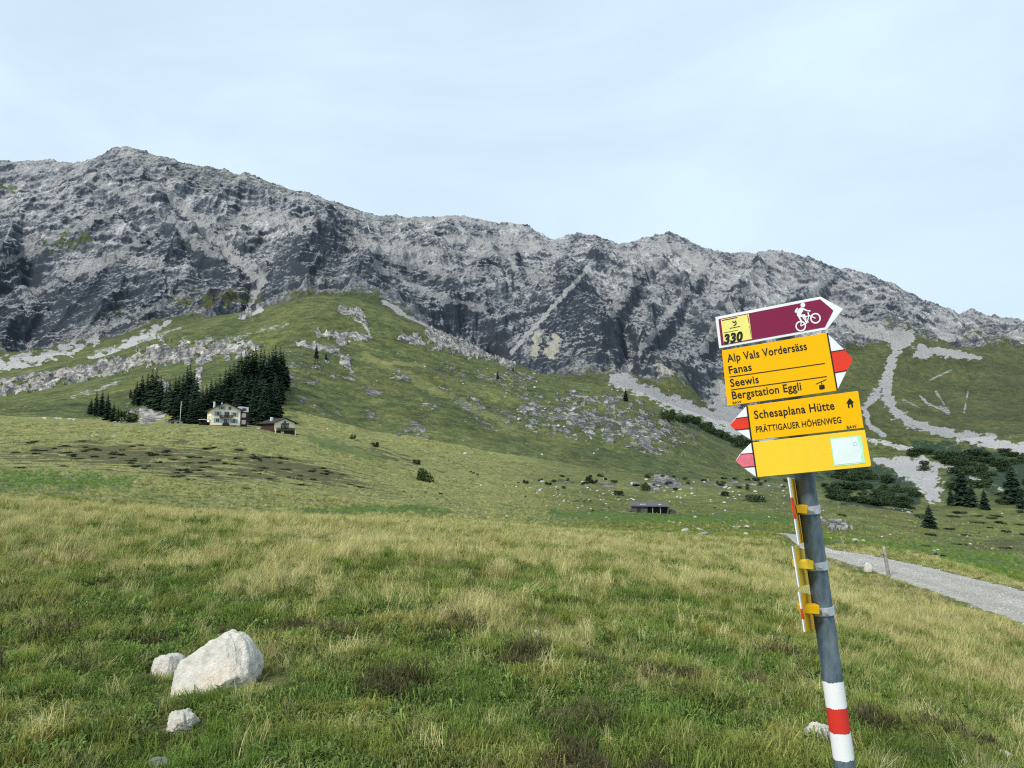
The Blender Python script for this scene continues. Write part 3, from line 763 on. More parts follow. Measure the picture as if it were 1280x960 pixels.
# ground behind and beside the camera
mb = MB()
gxs = [-60, -20, -8, -3, 0, 3, 8, 20, 60]
gys = [-60, -20, -6, -2, 0.54]
vv = [(x, y, -0.03) for y in gys for x in gxs]
mb.add(vv, [(j * 9 + i, j * 9 + i + 1, (j + 1) * 9 + i + 1, (j + 1) * 9 + i) for j in range(4) for i in range(8)])
tag(mb.build('ground_near', M_meadow), kind='structure')

# ------------------------------------------------------------------ looking things up on the terrain
def col_of(s):
    return int(np.clip(np.searchsorted(S, s), 1, NC - 1))
def ground(X, Y):
    c = col_of(X / max(Y, 0.55))
    w = (X / max(Y, 0.55) - S[c - 1]) / (S[c] - S[c - 1])
    z0 = np.interp(Y, GY[:, c - 1], GZ[:, c - 1]); z1 = np.interp(Y, GY[:, c], GZ[:, c])
    return float(z0 + (z1 - z0) * w)
def hit(x, y, tmin=1.0, tmax=23):
    """first terrain point seen at photo pixel (x, y)"""
    a, b = (x - CX) / FPX, -(y - CY) / FPX
    c = col_of(a / (cp - b * sp))
    r0, r1 = int(np.searchsorted(T, tmin)), int(np.searchsorted(T, tmax))
    py = PY1[r0:r1, c]
    k = np.nonzero(py <= y)[0]
    i = r0 + (int(k[0]) if len(k) else int(np.argmin(py)))
    if i > r0 and PY1[i - 1, c] > y:
        f = (PY1[i - 1, c] - y) / (PY1[i - 1, c] - PY1[i, c] + 1e-9)
    else: f = 1.0
    j = max(i - 1, 0)
    return Vector((GX[j, c] + (GX[i, c] - GX[j, c]) * f, GY[j, c] + (GY[i, c] - GY[j, c]) * f, GZ[j, c] + (GZ[i, c] - GZ[j, c]) * f))
# ================================================================== OBJECTS
# ------------------------------------------------------------------ materials for things
def scuffed(name, c, c2, rough=.55):
    t = NT(name).objco()
    d = t.noise(3.5, 5, .65, (1, 1, .35)); k = t.noise(55, 5, .75); e = t.noise(160, 3, .7, (.3, .3, 1))
    b = t.mix(t.rng(d, .42, .7, 0, .35), c, t.mix(1.0, c, (.86, .84, .84), 'MULTIPLY'))
    b = t.mix(t.rng(k, .70, .74, 0, .8), b, c2)
    b = t.mix(t.rng(e, .70, .76, 0, .35), b, c2)
    t.bsdf.inputs['Roughness'].default_value = rough; t.bsdf.inputs['Specular IOR Level'].default_value = .15
    return t.base(b)

M_yellow = scuffed('yellow_enamel', (.86, .455, .001), (.62, .40, .10))
M_yellow_faded = scuffed('faded_yellow_enamel', (.86, .57, .035), (.80, .62, .22))
M_white = scuffed('white_enamel', (.78, .79, .80), (.45, .45, .44), .5)
M_red = plain('red_enamel', (.68, .035, .012), 0.38, 0.08, 12, 0.4)
M_pink = plain('faded_red_enamel', (.66, .15, .20), 0.5, 0.22, 30, 0.3)
M_purple = scuffed('purple_enamel', (.215, .018, .062), (.42, .16, .24), .45)
M_black = plain('black_paint', (.012, .012, .012), 0.5, 0.1, 20)
M_sticker = plain('pale_yellow_sticker', (.80, .72, .20), 0.5, 0.05, 20)
M_paper = plain('bleached_white_sticker', (.70, .80, .78), 0.3, 0.06, 14, 0.5)
M_mint = plain('faded_green_print', (.45, .78, .50), 0.35, 0.10, 30)
M_bluep = plain('faded_blue_print', (.32, .50, .66), 0.4, 0.2, 60)
M_alu = plain('sign_edge_metal', (.34, .33, .28), 0.4, 0.1, 20, 0.5, 0.6)

def make_galv():
    t = NT('weathered_galvanised_steel').objco()
    a = t.noise(14, 6, 0.7, (1, 1, 0.45))
    b = t.noise(70, 4, 0.7, (1, 1, 0.2))
    v = t.math('ADD', t.math('MULTIPLY', a, 0.7), t.math('MULTIPLY', b, 0.3))
    c = t.ramp(v, [(0.30, (.030, .050, .068)), (0.47, (.080, .115, .14)), (0.6, (.14, .18, .205)), (0.76, (.28, .32, .34))])
    t.bsdf.inputs['Roughness'].default_value = 0.5
    t.bsdf.inputs['Metallic'].default_value = 0.1
    t.bump(b, 0.15, 0.002)
    return t.base(c)
M_galv = make_galv()
M_clamp = plain('pale_zinc_clamp', (.46, .48, .50), 0.42, 0.12, 40, 0.5, 0.4)

def paint_band(name, c):
    t = NT(name).objco()
    a = t.noise(90, 4, 0.7)
    m = t.rng(a, 0.66, 0.72)
    t.bsdf.inputs['Roughness'].default_value = 0.6
    t.bump(t.noise(60, 4, 0.6), 0.2, 0.002)
    return t.base(t.mix(m, c, (.22, .24, .25)))
M_bandw, M_bandr = paint_band('chalky_white_band_paint', (.76, .76, .76)), paint_band('red_band_paint', (.60, .032, .02))

# ------------------------------------------------------------------ signpost
SP0 = P(990, 480, 2.95)
SN = Vector((-math.tan(R_(10)), -1, 0)).normalized()       # the boards face the viewer, the right ends slightly nearer
def SPt(x, y, off=0.0):
    d = P(x, y, 1.0) - Vector((0, 0, CAMZ))
    o = Vector((0, 0, CAMZ))
    k = (SP0 - o).dot(SN) / d.dot(SN)
    return o + d * k + SN * off

pole_a, pole_b = P(1056.3, 960, 3.06), P(1005.7, 596, 3.06)
ax = (pole_b - pole_a).normalized()
pole_foot = pole_a + ax * ((-0.12 - pole_a.z) / ax.z)
pole_top = pole_b + ax * 0.66
base = Vector((pole_foot.x, pole_foot.y, ground(pole_foot.x, pole_foot.y)))
post = empty('signpost', base, 0, 'leaning galvanised signpost with yellow hiking boards and a purple cycling board', 'signpost')
PO = base
PR = 0.0375
pole = MB().tube(pole_foot, pole_top, PR, PR, 40, rings=14).build('pole', M_galv, post, PO, smooth=True)
MB().tube(pole_top, pole_top + ax * 0.012, PR * 1.04, PR * 0.9, 40).build('cap', M_clamp, pole, PO)
def on_pole(y):     # axis point at photo height y
    lo, hi = 0.0, (pole_top - pole_foot).length
    for _ in range(40):
        mdl = (lo + hi) / 2
        q = pole_foot + ax * mdl
        if project(q.x, q.y, q.z)[1] > y: lo = mdl
        else: hi = mdl
    return pole_foot + ax * lo
def ragged_band(y0, y1, mat, label, seed):
    rr = random.Random(seed)
    a, b = on_pole(y1), on_pole(y0)
    n = 64; q = ax.to_track_quat('Z', 'Y'); v = []; f = []
    up = [rr.uniform(-1, 1) * 0.0018 + 0.0012 * math.sin(i * 0.5 + seed) for i in range(n)]
    dn = [rr.uniform(-1, 1) * 0.0018 + 0.0012 * math.sin(i * 0.7 + seed * 2) for i in range(n)]
    for i in range(n):
        r = Vector(((PR + .0012) * math.cos(2 * math.pi * i / n), (PR + .0012) * math.sin(2 * math.pi * i / n), 0))
        v += [a + q @ (r + Vector((0, 0, dn[i]))), b + q @ (r + Vector((0, 0, up[i])))]
    for i in range(n):
        j = (i + 1) % n
        f.append((2 * i, 2 * j, 2 * j + 1, 2 * i + 1))
    o = MB().add(v, f).build('painted_band', mat, pole, PO, smooth=True)
    o['label'] = label
ragged_band(850, 882.6, M_bandw, 'upper white painted band', 1)
ragged_band(883, 913.2, M_bandr, 'red painted band between two white ones', 2)
ragged_band(913.6, 947, M_bandw, 'lower white painted band', 3)

def board(name, pts, mats, label, parent=None, th=0.004, off=0.0):
    q = [SPt(x, y, off) for x, y in pts]
    o = MB().prism(q, -SN * th).build(name, mats, parent or post, PO, bevel=0.0012)
    if label: o['label'] = label
    return o
def flat(mb, pts, off, mi=0):
    q = [SPt(x, y, off) for x, y in pts]
    # face turned to the viewer
    nrm = Vector((0, 0, 0))
    for i in range(len(q)): nrm += q[i].cross(q[(i + 1) % len(q)])
    if nrm.dot(SN) < 0: q = q[::-1]
    mb.add(q, [list(range(len(q)))], mi)
def bar(mb, p, q, w, off, mi=0):
    dx, dy = q[0] - p[0], q[1] - p[1]; L = math.hypot(dx, dy)
    nx, ny = -dy / L * w / 2, dx / L * w / 2
    flat(mb, [(p[0] + nx, p[1] + ny), (q[0] + nx, q[1] + ny), (q[0] - nx, q[1] - ny), (p[0] - nx, p[1] - ny)], off, mi)
def disc(mb, c, r, off, mi=0, n=20):
    flat(mb, [(c[0] + r * math.cos(2 * math.pi * i / n), c[1] + r * math.sin(2 * math.pi * i / n)) for i in range(n)], off, mi)
def ring(mb, c, r, w, off, mi=0, n=32):
    for i in range(n):
        a, b = 2 * math.pi * i / n, 2 * math.pi * (i + 1) / n
        flat(mb, [(c[0] + r * math.cos(a), c[1] + r * math.sin(a)), (c[0] + r * math.cos(b), c[1] + r * math.sin(b)),
                  (c[0] + (r - w) * math.cos(b), c[1] + (r - w) * math.sin(b)), (c[0] + (r - w) * math.cos(a), c[1] + (r - w) * math.sin(a))], off, mi)

def glyphs(s, offset=0.012, shear=0.0):
    cu = bpy.data.curves.new('lettering', 'FONT')
    cu.body = s; cu.size = 1.0; cu.offset = offset; cu.shear = shear; cu.resolution_u = 3
    cu.space_character = 1.06
    o = bpy.data.objects.new('lettering', cu)
    COL.objects.link(o)
    dg = bpy.context.evaluated_depsgraph_get()
    me = bpy.data.meshes.new_from_object(o.evaluated_get(dg))
    v = np.array([tuple(x.co) for x in me.vertices]); f = [tuple(p.vertices) for p in me.polygons]
    bpy.data.objects.remove(o); bpy.data.curves.remove(cu); bpy.data.meshes.remove(me)
    return v, f
_cap = {}
def write(mb, s, p0, p1, cap, off=0.0012, bold=0.014, shear=0.0, mi=0):
    """letters from baseline pixel p0 to p1, capitals cap pixels tall"""
    v, f = glyphs(s, bold, shear)
    key = (bold,)
    if key not in _cap:
        h, _ = glyphs('H', bold); _cap[key] = h[:, 1].max()
    a, b = SPt(*p0, off), SPt(*p1, off)
    x0, x1 = v[:, 0].min(), v[:, 0].max()
    u = (b - a)
    w = SN.cross(u.normalized()).normalized()
    if w.z < 0: w = -w
    mpp = 2.95 / FPX
    pts = [a + u * ((x - x0) / (x1 - x0)) + w * (y / _cap[key] * cap * mpp) for x, y, _ in v]
    mb.add(pts, f, mi)

# purple cycling board
b1 = board('cycling_board', [(894.2, 396.4), (1025.3, 370.7), (1054, 386.4), (1033.4, 412.2), (899, 435.7)], M_white, 'purple cycling board shaped as an arrow with a white rim', off=0.002)
m = MB(); flat(m, [(898, 399.2), (1025.0, 374.2), (1041.4, 388.2), (1030.8, 409.0), (901.6, 432)], 0.0035)
m.build('purple_field', M_purple, b1, PO)
m = MB(); flat(m, [(900.8, 399.8), (935.8, 392.9), (940, 423.8), (904.9, 430.6)], 0.0045)
stk = m.build('yellow_sticker', M_sticker, b1, PO)
m = MB()
write(m, '330', (904.8, 430.0), (929.8, 425.2), 11.8, 0.0056, 0.05, 0.28); m.build('route_number', M_black, b1, PO); m = MB()
bar(m, (902, 400.9), (921.5, 397.0), 0.9, 0.0056); bar(m, (911.8, 410.7), (925, 408.1), 0.8, 0.0056); bar(m, (904.5, 416.3), (922, 412.8), 0.5, 0.0056)
bar(m, (934.3, 394.5), (936.2, 404.5), 0.8, 0.0056); bar(m, (936.6, 407), (939.0, 422.0), 0.5, 0.0056)
m.build('fine_print', M_black, b1, PO); m = MB()
for p, q in [((915.2, 402.0), (917.6, 403.6)), ((917.6, 403.6), (919.9, 401.2)), ((920.2, 403.2), (919.3, 406)), ((919.3, 406), (916.8, 407.4))]: bar(m, p, q, 1.3, 0.0056)
m.build('logo', M_black, b1, PO)
m = MB()
ring(m, (1000.6, 407.9), 6.7, 1.8, 0.0048); ring(m, (1019, 398.1), 6.7, 1.8, 0.0048)
disc(m, (1003.3, 381.6), 3.0, 0.0048)
flat(m, [(1000.3, 384.6), (1004.6, 385.2), (1003.6, 389.0), (1001.0, 393.0), (1000.2, 396.0), (996.0, 395.4), (995.6, 391.5), (997.4, 387.0)], 0.0048)      # back and chest
flat(m, [(996.4, 384.6), (997.6, 386.2), (995.2, 391.4), (992.9, 390.6), (993.6, 387.6)], 0.0048)     # rucksack
for p, q, w in [((1003.6, 386.2), (1008.4, 388.6), 1.9), ((1008.4, 388.6), (1012.8, 389.0), 1.7), ((998.6, 395.2), (1006.2, 394.6), 3.2), ((1006.0, 394.6), (1007.0, 402.6), 2.2), ((1006.6, 402.8), (1010.4, 402.8), 1.6),
                ((998, 395.6), (1001.4, 401.6), 2.0), ((1001.6, 400.0), (1000.6, 407.9), 1.3), ((1000.6, 407.9), (1008.6, 403.6), 1.3), ((1008.6, 403.6), (1010.8, 395.0), 1.3), ((1003, 396.8), (1008.6, 403.6), 1.2), ((1009.6, 390.4), (1010.8, 395.0), 1.6),
                ((1010.8, 394.4), (1019, 398.1), 1.4), ((1003.0, 397.0), (1010.8, 395.0), 1.2)]:
    bar(m, p, q, w, 0.0049 + 0.00001 * w)
m.build('cyclist_symbol', M_white, b1, PO)

# first yellow board, pointing right
b2 = board('hiking_board', [(902.3, 438), (1033.2, 416), (1046.2, 488.6), (909.3, 507.6)], M_yellow, 'deep yellow board with four lines and a red and white tip at its right')
tip = board('arrow_tip', [(1033.6, 416.2), (1055.7, 437), (1066, 449), (1058.7, 464), (1046.8, 488)], M_white, 'white tip with a red middle pointing right', b2, 0.004, -0.0006)
m = MB()
flat(m, [(1038.6, 440.4), (1055.9, 437.4), (1066, 449), (1058.9, 463.0), (1042.6, 465.6)], 0.0008)
m.build('red_stripe', M_red, tip, PO)
m = MB()
m2 = m; m = MB(); bar(m, (1034.0, 416.2), (1046.6, 488.2), 1.7, 0.0012); bar(m, (1038.4, 439.9), (1056.0, 436.9), 1.1, 0.0018); bar(m, (1042.8, 465.8), (1058.8, 463.1), 1.1, 0.0018); m.build('black_rim', M_black, b2, PO); m = m2
write(m, 'Alp Vals Vordersäss', (909.5, 452.8), (1009, 437.0), 10.0, bold=.016)
write(m, 'Fanas', (911.7, 467.4), (940, 463), 9.8, bold=.016); m2 = MB(); bar(m2, (911.7, 471.3), (1031, 454.2), 1.15, 0.001); m2.build('rule_line', M_black, b2, PO)
write(m, 'Seewis', (913.4, 483.6), (948.8, 478.4), 9.8, bold=.016); m2 = MB(); bar(m2, (914, 487.4), (1033.4, 470.6), 1.15, 0.001); m2.build('rule_line', M_black, b2, PO)
write(m, 'Bergstation Eggli', (915.6, 499.0), (1002, 487.4), 9.8, bold=.016); m2 = MB(); write(m2, 'BAW', (916, 505.2), (927, 503.6), 3.2); m2.build('maker_mark', M_black, b2, PO)
m.build('lettering', M_black, b2, PO); m = MB(); bar(m, (1019.6, 480.2), (1033, 474.2), 0.9, 0.0012); bar(m, (1026.4, 477.2), (1027.2, 481.4), 0.9, 0.0013)
flat(m, [(1023.6, 481.8), (1030.2, 480.6), (1031, 485.2), (1030, 486.2), (1025.2, 487), (1024.2, 486.4)], 0.0014)
m.build('cable_car_symbol', M_black, b2, PO)

# second yellow board, pointing left
b3 = board('hiking_board', [(933.6, 507.3), (1072.7, 488.6), (1079.7, 534.9), (939.4, 550.6)], M_yellow, 'deep yellow board with two lines and a house symbol, red and white tip at its left', off=0.001)
tip = board('arrow_tip', [(933.0, 507.6), (919, 523), (912.5, 531), (918.5, 537), (938.6, 550)], M_white, 'white tip with a red middle pointing left', b3, 0.004, 0.0004)
m = MB(); flat(m, [(935.4, 521.6), (919.4, 523.6), (912.5, 531), (918.6, 537), (937.6, 535.2)], 0.0018); m.build('red_stripe', M_red, tip, PO)
m = MB()
m2 = m; m = MB(); bar(m, (933.6, 507.6), (939.2, 550.4), 1.9, 0.0022); bar(m, (935.4, 521.0), (919.6, 523.0), 1.0, 0.0028); bar(m, (937.4, 535.6), (918.8, 537.4), 1.0, 0.0028); m.build('black_rim', M_black, b3, PO); m = m2
write(m, 'Schesaplana Hütte', (943.2, 523.6), (1043.4, 511.6), 10.3, 0.0022, .016)
write(m, 'PRÄTTIGAUER HÖHENWEG', (945.4, 540.6), (1051.8, 528.4), 7.6, 0.0022, 0.015); m2 = MB(); write(m2, 'BAW', (1058.6, 536.2), (1071, 534.4), 3.6, 0.0022); m2.build('maker_mark', M_black, b3, PO)
m.build('lettering', M_black, b3, PO); m = MB(); flat(m, [(1057.4, 504.4), (1061.8, 497.4), (1067.2, 503.0), (1065.6, 503.3), (1066.2, 509.2), (1064.3, 509.4), (1063.7, 505.2), (1061.3, 505.5), (1061.9, 509.8), (1060.0, 510.0), (1059.2, 504.2)], 0.0024)
m.build('house_symbol', M_black, b3, PO)

# blank faded board, pointing left
b4 = board('hiking_board', [(940.6, 553.0), (1081, 537.2), (1088.8, 580.4), (1088.2, 583.2), (946.4, 596.6)], M_yellow_faded, 'pale blank yellow board with a bleached white sticker', off=0.0015)
tip = board('arrow_tip', [(938.8, 553.4), (925, 567.5), (919.5, 576), (929.5, 585), (945.4, 596.5)], M_white, 'white tip with a faded pink middle', b4, 0.004, 0.0009)
m = MB(); flat(m, [(941.4, 567.0), (925.4, 568), (919.5, 576), (928.4, 583.6), (943.2, 582.4)], 0.0023); m.build('pink_stripe', M_pink, tip, PO)
m = MB(); bar(m, (939.8, 553.4), (946.0, 596.6), 1.6, 0.0027); bar(m, (941.2, 566.6), (925.4, 567.6), 0.9, 0.0033); bar(m, (943.2, 582.8), (928.2, 584.2), 0.9, 0.0033)
m.build('black_rim', M_black, b4, PO)
m = MB(); flat(m, [(1037.2, 548.2), (1076.6, 544.2), (1081.3, 578.8), (1042.5, 583.0)], 0.0026); stp = m.build('white_sticker', M_mint, b4, PO)
m = MB(); flat(m, [(1038.4, 549.2), (1071, 546.4), (1073.5, 556), (1077.6, 565), (1076, 572), (1077, 577.6), (1044, 581), (1041, 566)], 0.0034); m.build('bleached_area', M_paper, b4, PO)
m = MB()
for i in range(7):
    a = i * 0.9
    bar(m, (1068.6 + 2.6 * math.cos(a), 555 + 2.4 * math.sin(a)), (1068.6 + 2.6 * math.cos(a + .5), 555 + 2.4 * math.sin(a + .5)), 0.9, 0.0044)
m.build('sticker_print', M_bluep, b4, PO)

# clamps that hold the four boards
for y in (404, 462, 529, 567):
    c = on_pole(y)
    q = ax
    k = MB().tube(c - q * 0.013, c + q * 0.013, PR + 0.006, PR + 0.006, 28)
    f0 = c + SN * (PR + 0.004)
    t0 = SN.cross(ax).normalized()
    depth = (SP0 - f0).dot(SN) - 0.006
    k.prism([f0 - t0 * 0.02 - q * 0.012, f0 + t0 * 0.02 - q * 0.012, f0 + t0 * 0.02 + q * 0.012, f0 - t0 * 0.02 + q * 0.012], SN * max(depth, 0.004))
    k.build('board_clamp', M_black, post, PO)

# three more boards lower down, seen almost edge-on
def side_board(tl, bl, wt, wb, dn, df, mats, tipmats, yc, brk, label, yellow, tipf=.2):
    """tl, bl: photo pixels of the near end (top, bottom); wt, wb: widths in pixels to the far end"""
    A, B = P(tl[0], tl[1], dn), P(bl[0], bl[1], dn)
    shrink = (tl[1] - bl[1])
    C_, D_ = P(bl[0] + wb, bl[1] - 3, df), P(tl[0] + wt, tl[1] + 3, df)
    along = ((D_ - A) + (C_ - B)) / 2
    nrm = along.cross(A - B).normalized()
    if nrm.x < 0: nrm = -nrm
    A2, B2 = A + (D_ - A) * tipf, B + (C_ - B) * tipf
    body = MB().prism([A2, B2, C_, D_], nrm * 0.004).build('hiking_board', yellow, post, PO, bevel=0.0008)
    body['label'] = label
    tb = MB().prism([A, B, B2, A2], nrm * 0.004).build('arrow_tip', M_white, body, PO)
    if tipmats:
        s0, s1 = tipmats
        MB().prism([A.lerp(B, s0) + nrm * .0041 - along.normalized() * .0004, A.lerp(B, s1) + nrm * .0041 - along.normalized() * .0004, A2.lerp(B2, s1) + nrm * .0041, A2.lerp(B2, s0) + nrm * .0041], nrm * 0.0006).build('red_stripe', M_red, body, PO)
        ed = -along.normalized()
        MB().prism([A.lerp(B, s0) + ed * .0005 + nrm * 0.0041, A.lerp(B, s1) + ed * .0005 + nrm * 0.0041, A.lerp(B, s1) + ed * .0005 - nrm * .0002, A.lerp(B, s0) + ed * .0005 - nrm * .0002], ed * 0.0006).build('red_stripe', M_red, body, PO)
    # far rim of the board
    MB().prism([D_ + nrm * .0042, C_ + nrm * .0042, C_ + nrm * .0042 - along * .03, D_ + nrm * .0042 - along * .03], nrm * .002).build('board_rim', M_alu, body, PO)
    # wedge bracket and ring clamp
    c = on_pole(yc)
    k = MB().tube(c - ax * 0.016, c + ax * 0.016, PR + 0.0055, PR + 0.0055, 36)
    side = (P(1000, yc, 3.0) - P(1030, yc, 3.0)).normalized()
    fr = Vector((0, -1, 0))
    e0 = c + side * (PR * 0.62) + fr * (PR * 0.78)
    for sgn in (0, 1):
        p0 = e0 + ax * -0.013 + fr * (0.010 * sgn)
        k.prism([p0, p0 - side * 0.030, p0 - side * 0.030 + ax * 0.027, p0 + ax * 0.027], fr * 0.006)
    bo = e0 - side * 0.014 + fr * 0.014
    k.tube(bo, bo + fr * 0.012, 0.007, 0.007, 6); k.tube(bo + fr * 0.012, bo + fr * 0.02, 0.0035, 0.0035, 8)
    k.build('ring_clamp', M_clamp, post, PO, bevel=0.001)
    x0, x1 = brk
    h = 5.5; x0 += 2.5
    d0 = 2.99
    a = [P(x1, yc - h, d0), P(x0, yc - h * 0.9, d0 - 0.03), P(x0 + 1.5, yc + h * 0.75, d0 - 0.03), P(x1, yc + h, d0)]
    MB().prism(a, (0, 0.05, 0)).build('bracket', yellow, post, PO, bevel=0.0015)
side_board((984.2, 597), (997.2, 680.5), 11, 7.5, 2.86, 3.24, None, (0.30, 0.62), 637, (992.5, 1009.5), 'tall board seen edge-on below the blank board', M_yellow, .2)
side_board((989.4, 683), (997.4, 733.5), 15, 13, 2.90, 3.20, None, None, 706.5, (993, 1017), 'middle board seen edge-on', M_yellow_faded, .09)
side_board((997.4, 739.8), (1004.6, 790), 15, 13, 2.90, 3.20, None, (0.42, 0.68), 762.5, (1000, 1024.5), 'lowest board seen edge-on', M_yellow, .10)

# ------------------------------------------------------------------ stones
def make_stone_mat(name, lo, mi_, hi, sc=1.0):
    t = NT(name).objco()
    a = t.noise(4 * sc, 6, 0.7)
    b = t.noise(22 * sc, 5, 0.75)
    v = t.math('ADD', t.math('MULTIPLY', a, 0.6), t.math('MULTIPLY', b, 0.4))
    c = t.ramp(v, [(0.3, lo), (0.47, mi_), (0.62, hi)])
    li = t.noise(9 * sc, 5, .75)
    c = t.mix(t.rng(li, .585, .66, 0, .55), c, (.17, .165, .14))
    st = t.noise(2.2 * sc, 4, 0.6)
    c = t.mix(t.rng(st, 0.52, 0.66, 0, 0.55), c, t.mix(1.0, c, (1.0, .84, .66), 'MULTIPLY'))
    t.bump(t.math('ADD', v, t.math('MULTIPLY', t.noise(60 * sc, 4, 0.7), 0.35)), 1.0, 0.035 / sc)
    t.bsdf.inputs['Specular IOR Level'].default_value = 0.15
    return t.base(c)
M_stone = make_stone_mat('pale_weathered_limestone', (.28, .26, .225), (.54, .51, .45), (.71, .685, .625))
M_stone_far = make_stone_mat('white_field_stone', (.22, .22, .215), (.42, .41, .39), (.60, .59, .56))
M_stone_grey = make_stone_mat('grey_field_stone', (.10, .105, .11), (.21, .215, .22), (.36, .36, .36))

def stone_mesh(name, dims, sub, seed, cuts=9, rough=0.06, shape=None, lump=.22):
    rr = random.Random(seed)
    bm = bmesh.new()
    bmesh.ops.create_icosphere(bm, subdivisions=sub, radius=1.0)
    pl = []
    for _ in range(cuts):
        d = Vector((rr.gauss(0, 1), rr.gauss(0, 1), rr.gauss(0, 0.8))).normalized()
        pl.append((d, rr.uniform(0.62, 0.9)))
    v0 = np.array([tuple(v.co) for v in bm.verts])
    no = fbm(v0[:, 0] * 1.5 + seed, v0[:, 1] * 1.5 + v0[:, 2] * 1.3, 3, seed) * lump
    nf = fbm(v0[:, 0] * 6 + v0[:, 2] * 3.7 + seed, v0[:, 1] * 6 - v0[:, 2] * 4.1, 4, seed + 3) * rough
    for i, v in enumerate(bm.verts):
        c = v.co * (1 + no[i])
        for d, h in pl:
            e = c.dot(d) - h
            if e > 0: c = c - d * e * 0.92
        c = c * (1 + nf[i])
        if shape: c = shape(c)
        v.co = Vector((c.x * dims[0], c.y * dims[1], c.z * dims[2]))
    me = bpy.data.meshes.new(name)
    bm.to_mesh(me); bm.free()
    return me

STN = []
def near_stone(x0, x1, ytop, ybot, seed, label, mat, depth=0.8, sink=0.25, sub=5, group=None, cuts=9, shape=None, rough=.06, name='boulder', rz=None, lump=.22):
    xc = (x0 + x1) / 2
    g = hit(xc, ybot - 0.1 * (ybot - ytop))
    k = g.y / FPX
    w = (x1 - x0) * k / 2
    h = (ybot - ytop) * k * 0.93
    me = stone_mesh(name, (w * 1.12, w * depth * 1.1, h * (0.5 + sink) * 1.15), sub, seed, cuts, rough, shape, lump)
    o = link(name, me, None, mat, True)
    g2 = Vector((g.x * (g.y + w * depth * .5) / g.y, g.y + w * depth * 0.5, g.z))
    o.location = (g2.x, g2.y, ground(g2.x, g2.y) + h * (0.5 - sink) - 0.02)
    if rz is not None: o.rotation_euler = (0, 0, rz)
    STN.append((g2.x, g2.y, w, w * depth))
    return tag(o, label, 'stone' if name != 'boulder' else 'boulder', group)

def shp_big(c):
    # summit right of the middle, long slope down to the left, steep right end
    h = float(np.interp(c.x, [-1.1, -.8, -.4, 0, .28, .52, .72, .88, 1.1], [.10, .30, .58, .84, 1.0, .97, .74, .45, .2]))
    z = c.z
    if z > 0: z = z / max(0.25, math.sqrt(max(0.0, 1 - c.x * c.x))) * h
    return Vector((c.x * (1 if z < .3 else 1 - .05 * z), c.y * (1 - .25 * max(z, 0)), z))
near_stone(213, 323, 802, 870, 24, 'big pale boulder with a humped top lying in the grass', M_stone, 0.85, 0.30, 6, shape=shp_big, cuts=9, rough=.07, lump=.07)
near_stone(189, 233, 822, 847, 33, 'small slanted boulder leaning against the left end of the big one', M_stone, 0.9, 0.25, 5, cuts=10)
near_stone(206, 244, 893, 920, 41, 'knobbly fist-sized white stone in the grass in front of the big boulder', M_stone, 0.9, 0.15, 5, rough=.16, name='stone')
near_stone(313, 326, 903, 911, 43, 'tiny white stone to the right of the knobbly one', M_stone, 0.8, 0.2, 3, name='stone')
near_stone(184, 212, 948, 966, 45, 'grey stone cut by the bottom edge of the photo below the boulders', M_stone_grey, 0.8, 0.2, 4, name='stone')
near_stone(1005, 1042, 908, 934, 47, 'pale hollowed stone in the grass just behind the foot of the pole', M_stone, 0.7, 0.2, 5, rough=.12, name='stone')
near_stone(1246, 1266, 937, 949, 49, 'small pale stone in the grass far right of the signpost', M_stone, 0.8, 0.2, 4, name='stone')
near_stone(663, 675, 787, 796, 51, 'lone small white stone in the middle of the grass', M_stone, 0.8, 0.2, 3, name='stone')
near_stone(366, 404, 675, 685, 53, 'flat grey slab lying in the dry grass below the yellow house', M_stone_grey, 0.6, 0.2, 4, name='stone')
near_stone(1080, 1090, 704, 716, 55, 'white stone standing upright on the verge beside the fence post', M_stone, 0.6, 0.2, 3, name='stone')
near_stone(1188, 1205, 771, 778, 57, 'flat pale stone beside a weathered board near the track', M_stone, 0.6, 0.2, 3, name='stone')
near_stone(328, 346, 944, 952, 59, 'low pale stone in the grass right of the grey stone at the bottom', M_stone, 0.8, 0.2, 3, name='stone')
# weathered board lying near the track
g0, g1 = hit(1152, 776), hit(1186, 774)
dv = (g1 - g0); nv = Vector((-dv.y, dv.x, 0)).normalized() * 0.07
m = MB().prism([g0 - nv, g1 - nv, g1 + nv, g0 + nv], (0, 0, 0.05))
M_grey_wood = plain('silvered_wood', (.34, .33, .30), 0.85, 0.3, 14, 0.2, 0, 0.4)
ob = m.build('wooden_board', M_grey_wood, None, g0, bevel=0.006); ob.location = g0 + Vector((0, 0, 0.06))
tag(ob, 'weathered grey board lying in the grass left of the track', 'board')

